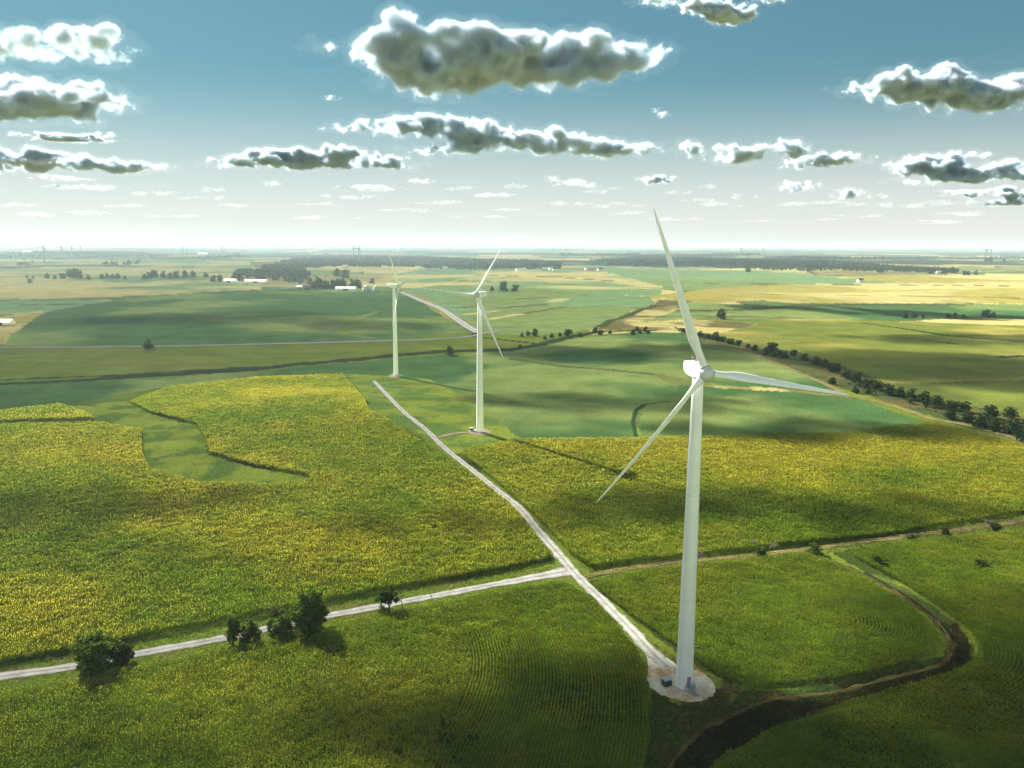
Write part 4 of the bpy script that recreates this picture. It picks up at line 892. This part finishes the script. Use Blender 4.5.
def sky_puffs(ells, rs, thick=.62):
    """flat-based heaps: every ellipse seen in the photo gets its real distance from the cloud base height"""
    out = []
    yb = max(e[1]+e[3]*.9 for e in ells)
    for cx, cy, rx, ry in ells:
        d = px_dir([cx], [cy])[0]; e = math.asin(d[2]); eb = math.asin(px_dir([cx], [yb])[0][2])
        D = (CB-CAM_H)/math.tan(max(eb, R(1.3))); fl = math.hypot(d[0], d[1])
        c = np.array((d[0]/fl*D, d[1]/fl*D, CAM_H+D*math.tan(e)))
        a = rx*D/F_PX; v = ry*D/F_PX; dep = min(a*.8, v*1.6)
        rt = np.array((d[1]/fl, -d[0]/fl, 0)); fw = np.array((d[0]/fl, d[1]/fl, 0)); upv = np.array((0, 0, 1.))
        nP = int(np.clip(8+16*a/max(v, 1), 10, 50))
        for _ in range(nP):
            while True:
                t = rs.uniform(-1, 1, 3)
                if t@t < 1: break
            rr = v*rs.uniform(.26, .55)*(1-.5*abs(t[0]))
            p = c+rt*t[0]*max(a-rr*.5, a*.5)+fw*t[1]*dep*.8+upv*t[2]*max(v-rr*.5, .35*v)
            el = float(np.clip(.28*a/v, 1, 4)); out.append((Vector(p), (rr*1.35*el, rr*1.35*min(el, 2), rr*.9)))
    d = px_dir([ells[0][0]], [yb])[0]; D = (CB-CAM_H)/math.tan(max(math.asin(d[2]), R(1.3)))
    return out, CAM_H+D*math.tan(math.asin(d[2])), D
CLOUDS = [
 ('largest cloud, dark grey heart and bright ragged rim, above the turbines', [(480,62,95,34),(395,48,46,34),(330,46,38,9),(560,60,78,32),(625,58,48,20),(668,50,22,8),(430,84,66,18),(395,18,28,10)], 1.0),
 ('white cloud with two grey patches at the upper left frame edge', [(-30,45,50,20),(40,44,52,19),(105,45,32,20)], .8),
 ('darkest cloud at left, thick with a flat shadowed base', [(-10,100,60,24),(60,100,66,23),(120,103,30,12)], 1.3),
 ('thin flat grey cloud just under the darkest left cloud', [(65,138,50,5),(100,137,18,6)], .8),
 ('long grey low cloud bank at the left frame edge', [(-30,164,60,12),(40,161,58,12),(110,165,60,9),(160,167,22,5)], .8),
 ('low cloud bank with dark right end, left of centre', [(235,163,40,8),(290,160,65,12),(345,158,42,14),(395,163,38,8)], .9),
 ('long dark cloud band below the largest cloud', [(350,127,34,9),(410,125,58,15),(470,130,58,16),(540,140,66,16),(600,148,58,12),(645,150,28,9),(450,150,60,8)], 1.0),
 ('lumpy grey cloud right of the long dark band', [(690,150,20,11),(740,153,50,13),(790,150,24,12)], .8),
 ('smaller pale cloud joined to the right of lumpy one', [(835,160,38,9),(800,164,28,7)], .7),
 ('large dark-bellied cloud cut by the right frame edge', [(855,88,32,8),(910,86,48,18),(960,88,50,20),(1010,92,42,17),(980,108,42,9),(1060,95,42,18)], 1.1),
 ('wide grey cloud low at the right frame edge', [(910,165,28,11),(950,164,48,12),(1000,172,50,11),(955,180,60,6),(1060,172,40,10)], .8),
 ('bright white cloud cut by the top frame edge', [(700,5,38,9),(730,14,32,12),(655,2,30,6),(770,-2,26,6)], .7),
 ('tiny white wisp under the right end of largest cloud', [(655,110,6,3),(663,115,8,4)], .5),
 ('tiny white wisp at left of the largest cloud', [(330,98,12,3)], .35),
 ('small pale cloud left of the upright blade tip', [(655,180,28,6)], .5),
 ('small pale cloud above the middle turbine', [(575,183,26,5),(552,179,10,4)], .5),
 ('small pale heap above the right blade', [(800,187,28,7)], .6),
 ('small pale heap right of and below its neighbour', [(850,194,20,7)], .5),
 ('thin flat cloud over the middle turbine rotor', [(492,195,28,2.6)], .5),
 ('thin flat cloud over the smallest near turbine', [(372,188,36,3.6),(420,181,18,3)], .5),
 ('tiny dark flat cloud at left of centre', [(272,184,12,3)], .7),
 ('flat pale cloud low on the left', [(75,187,26,3),(60,178,30,3)], .6),
 ('flat pale cloud low at the right frame edge', [(1000,193,50,6),(1010,203,40,4)], .6),
]
rs = np.random.default_rng(21)
for label, ells, k in CLOUDS:
    pf, base, D = sky_puffs(ells, rs)
    T = np.mean([e[3] for e in ells])*D/F_PX*2
    big = T*F_PX/D > 9
    if not big:
        oc = cloud(pf, base, .12/T, label, 'clouds in view', disp=1.1); vapour(oc, T, .22); continue
    shell = [(p, (r[0]*1.2, r[1]*1.2, r[2]*1.28)) for p, r in pf]
    oc = cloud(shell, base-T*.05, .05/T, label, 'clouds in view', disp=1.0)
    vapour(oc, T, k*(1 if 'largest' in label else 1.7))
faint = [(120,187,24,3),(215,190,18,2.4),(455,188,20,2.4),(520,187,16,2.6),(610,187,24,2.6),(680,192,18,2.2),(730,205,28,2),(830,203,30,2),(880,196,18,2.4),(945,192,22,2.6),(345,197,28,2),(150,193,22,2.2),(20,205,30,2),(410,210,34,1.8),(680,218,40,1.5),(790,220,44,1.4),(930,222,40,1.4),(130,205,30,2),(200,198,22,2.5),(240,206,26,1.8),(310,204,28,2),(440,203,30,2),(560,203,26,2.4),(620,205,22,2),(530,210,34,2),(700,200,20,2.4),(745,196,14,2.6),(780,204,30,2),(900,205,26,2.4),(940,203,28,2.5),(960,213,40,2),(60,214,40,2),(330,217,36,1.6),(640,213,30,1.6),(860,216,34,1.6),(180,216,30,1.5),(480,218,30,1.4),(590,192,16,2.4),(710,186,14,2.6)]
for i, e in enumerate(sorted(faint)):
    cx, cyy, rx, ry = e
    es = [(cx+rx*rs.uniform(-.9, .9), cyy+rs.uniform(-1.5, 1.5), rx*rs.uniform(.25, .6), ry*rs.uniform(.5, 1.3)) for _ in range(3)]
    pf, base, D = sky_puffs(es, rs); T = e[3]*D/F_PX*2
    cloud(pf, base, .075/T, f'{ordinal(i+1)} faint thin cloud low over the horizon, counted from the left', 'faint thin clouds over the horizon', disp=.9, voxel=T*.14, fluff=round(T*.7), lo=.38)
# clouds overhead (out of view) whose shade lies on the fields: (centre of shade x, y, half widths, turn, optical depth)
SHADES = [(-62,157,60,11,.1,1.3),(85,158,100,48,.05,3.2),(8,172,66,26,.15,2.0),(150,215,70,34,-.1,1.5),(110,322,122,28,.04,1.35),(-30,300,55,16,.1,1.0),(-175,322,80,28,.15,1.0),(-130,262,45,9,.1,.6),(170,470,130,34,-.1,2.2),(60,560,110,34,-.1,1.9),(110,800,170,55,.1,2.0),(430,690,190,90,-.3,2.0),(560,900,200,60,-.1,1.8),(640,1330,330,55,0,3.0),(-440,1080,190,80,.1,2.0),(-190,1000,90,50,0,1.6)]
for i, (gx, gy, rx, ry, an, tau) in enumerate(SHADES):
    hc = 820+90*random.random(); t = hc/SUN[2]; c = np.array((gx, gy, 0))+SUN*t; pf = []
    th = min(rx, ry)*.45
    for _ in range(int(26+rx/8)):
        a = rs.uniform(0, 2*pi); q = math.sqrt(rs.random()); u, v = math.cos(a)*q*rx*.85, math.sin(a)*q*ry*.8
        r = ry*rs.uniform(.3, .55)
        pf.append((Vector((c[0]+u*math.cos(an)-v*math.sin(an), c[1]+u*math.sin(an)+v*math.cos(an), c[2]+rs.uniform(0, th))), (r*1.2, r, th*.5)))
    cloud(pf, c[2]-th*.4, tau/(th*1.3/SUN[2]), 'small cloud fragment overhead whose shade lies on the fields', 'cloud fragments overhead', disp=.8)

# unseen cumulus added behind the viewpoint to brighten the camera-facing sides of the towers
for i in range(22):
    a = R(90+180*(i+.5)/22+rs.uniform(-4, 4)); dd = rs.uniform(1500, 3600); c = (math.sin(a)*dd, math.cos(a)*dd); w_ = rs.uniform(350, 650); pf = []
    for _ in range(26):
        u, v2 = rs.uniform(-1, 1, 2); r = w_*rs.uniform(.25, .42)
        pf.append((Vector((c[0]+u*w_, c[1]+v2*w_*.7, CB+rs.uniform(.1, .75)*w_*(1-.5*abs(u)))), (r, r, r*.8)))
    cloud(pf, CB, .014, 'unseen cumulus added behind the viewpoint to light the towers', 'cumulus behind the viewpoint', voxel=45)

# ------------------------------------------------------------------ haze
hz, nt, out = new_mat('haze_air')
v = N(nt, 'ShaderNodeVolumePrincipled', Density=4.5e-5, Anisotropy=.25); v.inputs['Color'].default_value = (.44, .56, .62, 1)
nt.links.new(v.outputs['Volume'], out.inputs['Volume'])
bm = bmesh.new(); box(bm, -52000, 52000, -3000, 52000, -80, 150); tag(bm_obj('haze', bm, hz, None, False), kind='stuff')

# ------------------------------------------------------------------ light, sky, camera
w = bpy.data.worlds.new('World'); scene.world = w; w.use_nodes = True; nt = w.node_tree
bg = nt.nodes['Background']; sky = nt.nodes.new('ShaderNodeTexSky'); sky.sky_type = 'NISHITA'; sky.sun_disc = False
sky.sun_elevation = SUN_EL; sky.sun_rotation = SUN_AZ; sky.altitude = 300; sky.air_density = 1.0; sky.dust_density = .2; sky.ozone_density = 1.5
tint = nt.nodes.new('ShaderNodeVectorMath'); tint.operation = 'MULTIPLY'; tint.inputs[1].default_value = (.285, .52, .53)
gm = nt.nodes.new('ShaderNodeGamma'); gm.inputs['Gamma'].default_value = .6
nt.links.new(sky.outputs['Color'], gm.inputs['Color']); nt.links.new(gm.outputs['Color'], tint.inputs[0]); tcw = nt.nodes.new('ShaderNodeTexCoord'); sx = nt.nodes.new('ShaderNodeSeparateXYZ'); nt.links.new(tcw.outputs['Generated'], sx.inputs[0])
hm = nt.nodes.new('ShaderNodeMapRange'); hm.interpolation_type = 'SMOOTHERSTEP'; hm.inputs['From Min'].default_value = -.03; hm.inputs['From Max'].default_value = .22; hm.inputs['To Min'].default_value = .88; hm.inputs['To Max'].default_value = 0
nt.links.new(sx.outputs['Z'], hm.inputs['Value'])
mxw = nt.nodes.new('ShaderNodeMix'); mxw.data_type = 'RGBA'; nt.links.new(hm.outputs['Result'], mxw.inputs['Factor']); mxw.inputs[7].default_value = (3.62, 3.60, 3.42, 1)
nt.links.new(tint.outputs['Vector'], mxw.inputs[6]); nt.links.new(mxw.outputs[2], bg.inputs['Color']); bg.inputs['Strength'].default_value = .05
sl = bpy.data.lights.new('sun', 'SUN'); sl.energy = 4.8; sl.angle = R(.5); sl.color = (1, .965, .87)
so = bpy.data.objects.new('sun', sl); col.objects.link(so); so.rotation_euler = Vector(SUN).to_track_quat('Z', 'Y').to_euler()
cam = bpy.data.cameras.new('camera'); co = bpy.data.objects.new('camera', cam); col.objects.link(co); scene.camera = co
cam.sensor_width = 36; cam.lens = 36*F_PX/1024; cam.clip_start = 1; cam.clip_end = 300000
rot = Matrix(((1, 0, 0), tuple((RGT[1], UPV[1], -FWD[1])), (0, UPV[2], -FWD[2])))
co.matrix_world = Matrix.Translation((0, 0, CAM_H)) @ (rot.to_4x4() @ Matrix.Rotation(ROLL, 4, 'Z'))
scene.render.resolution_x, scene.render.resolution_y = 1024, 768
scene.view_settings.view_transform = 'Standard'; scene.view_settings.look = 'None'; scene.view_settings.exposure = 2.35; scene.view_settings.gamma = 1
cy = scene.cycles; cy.use_denoising = True; cy.denoiser = 'OPENIMAGEDENOISE'; cy.max_bounces = 10; cy.diffuse_bounces = 3; cy.glossy_bounces = 2; cy.transmission_bounces = 4; cy.volume_bounces = 3; cy.transparent_max_bounces = 16
cy.use_adaptive_sampling = False; cy.caustics_reflective = False; cy.caustics_refractive = False; cy.sample_clamp_indirect = 8
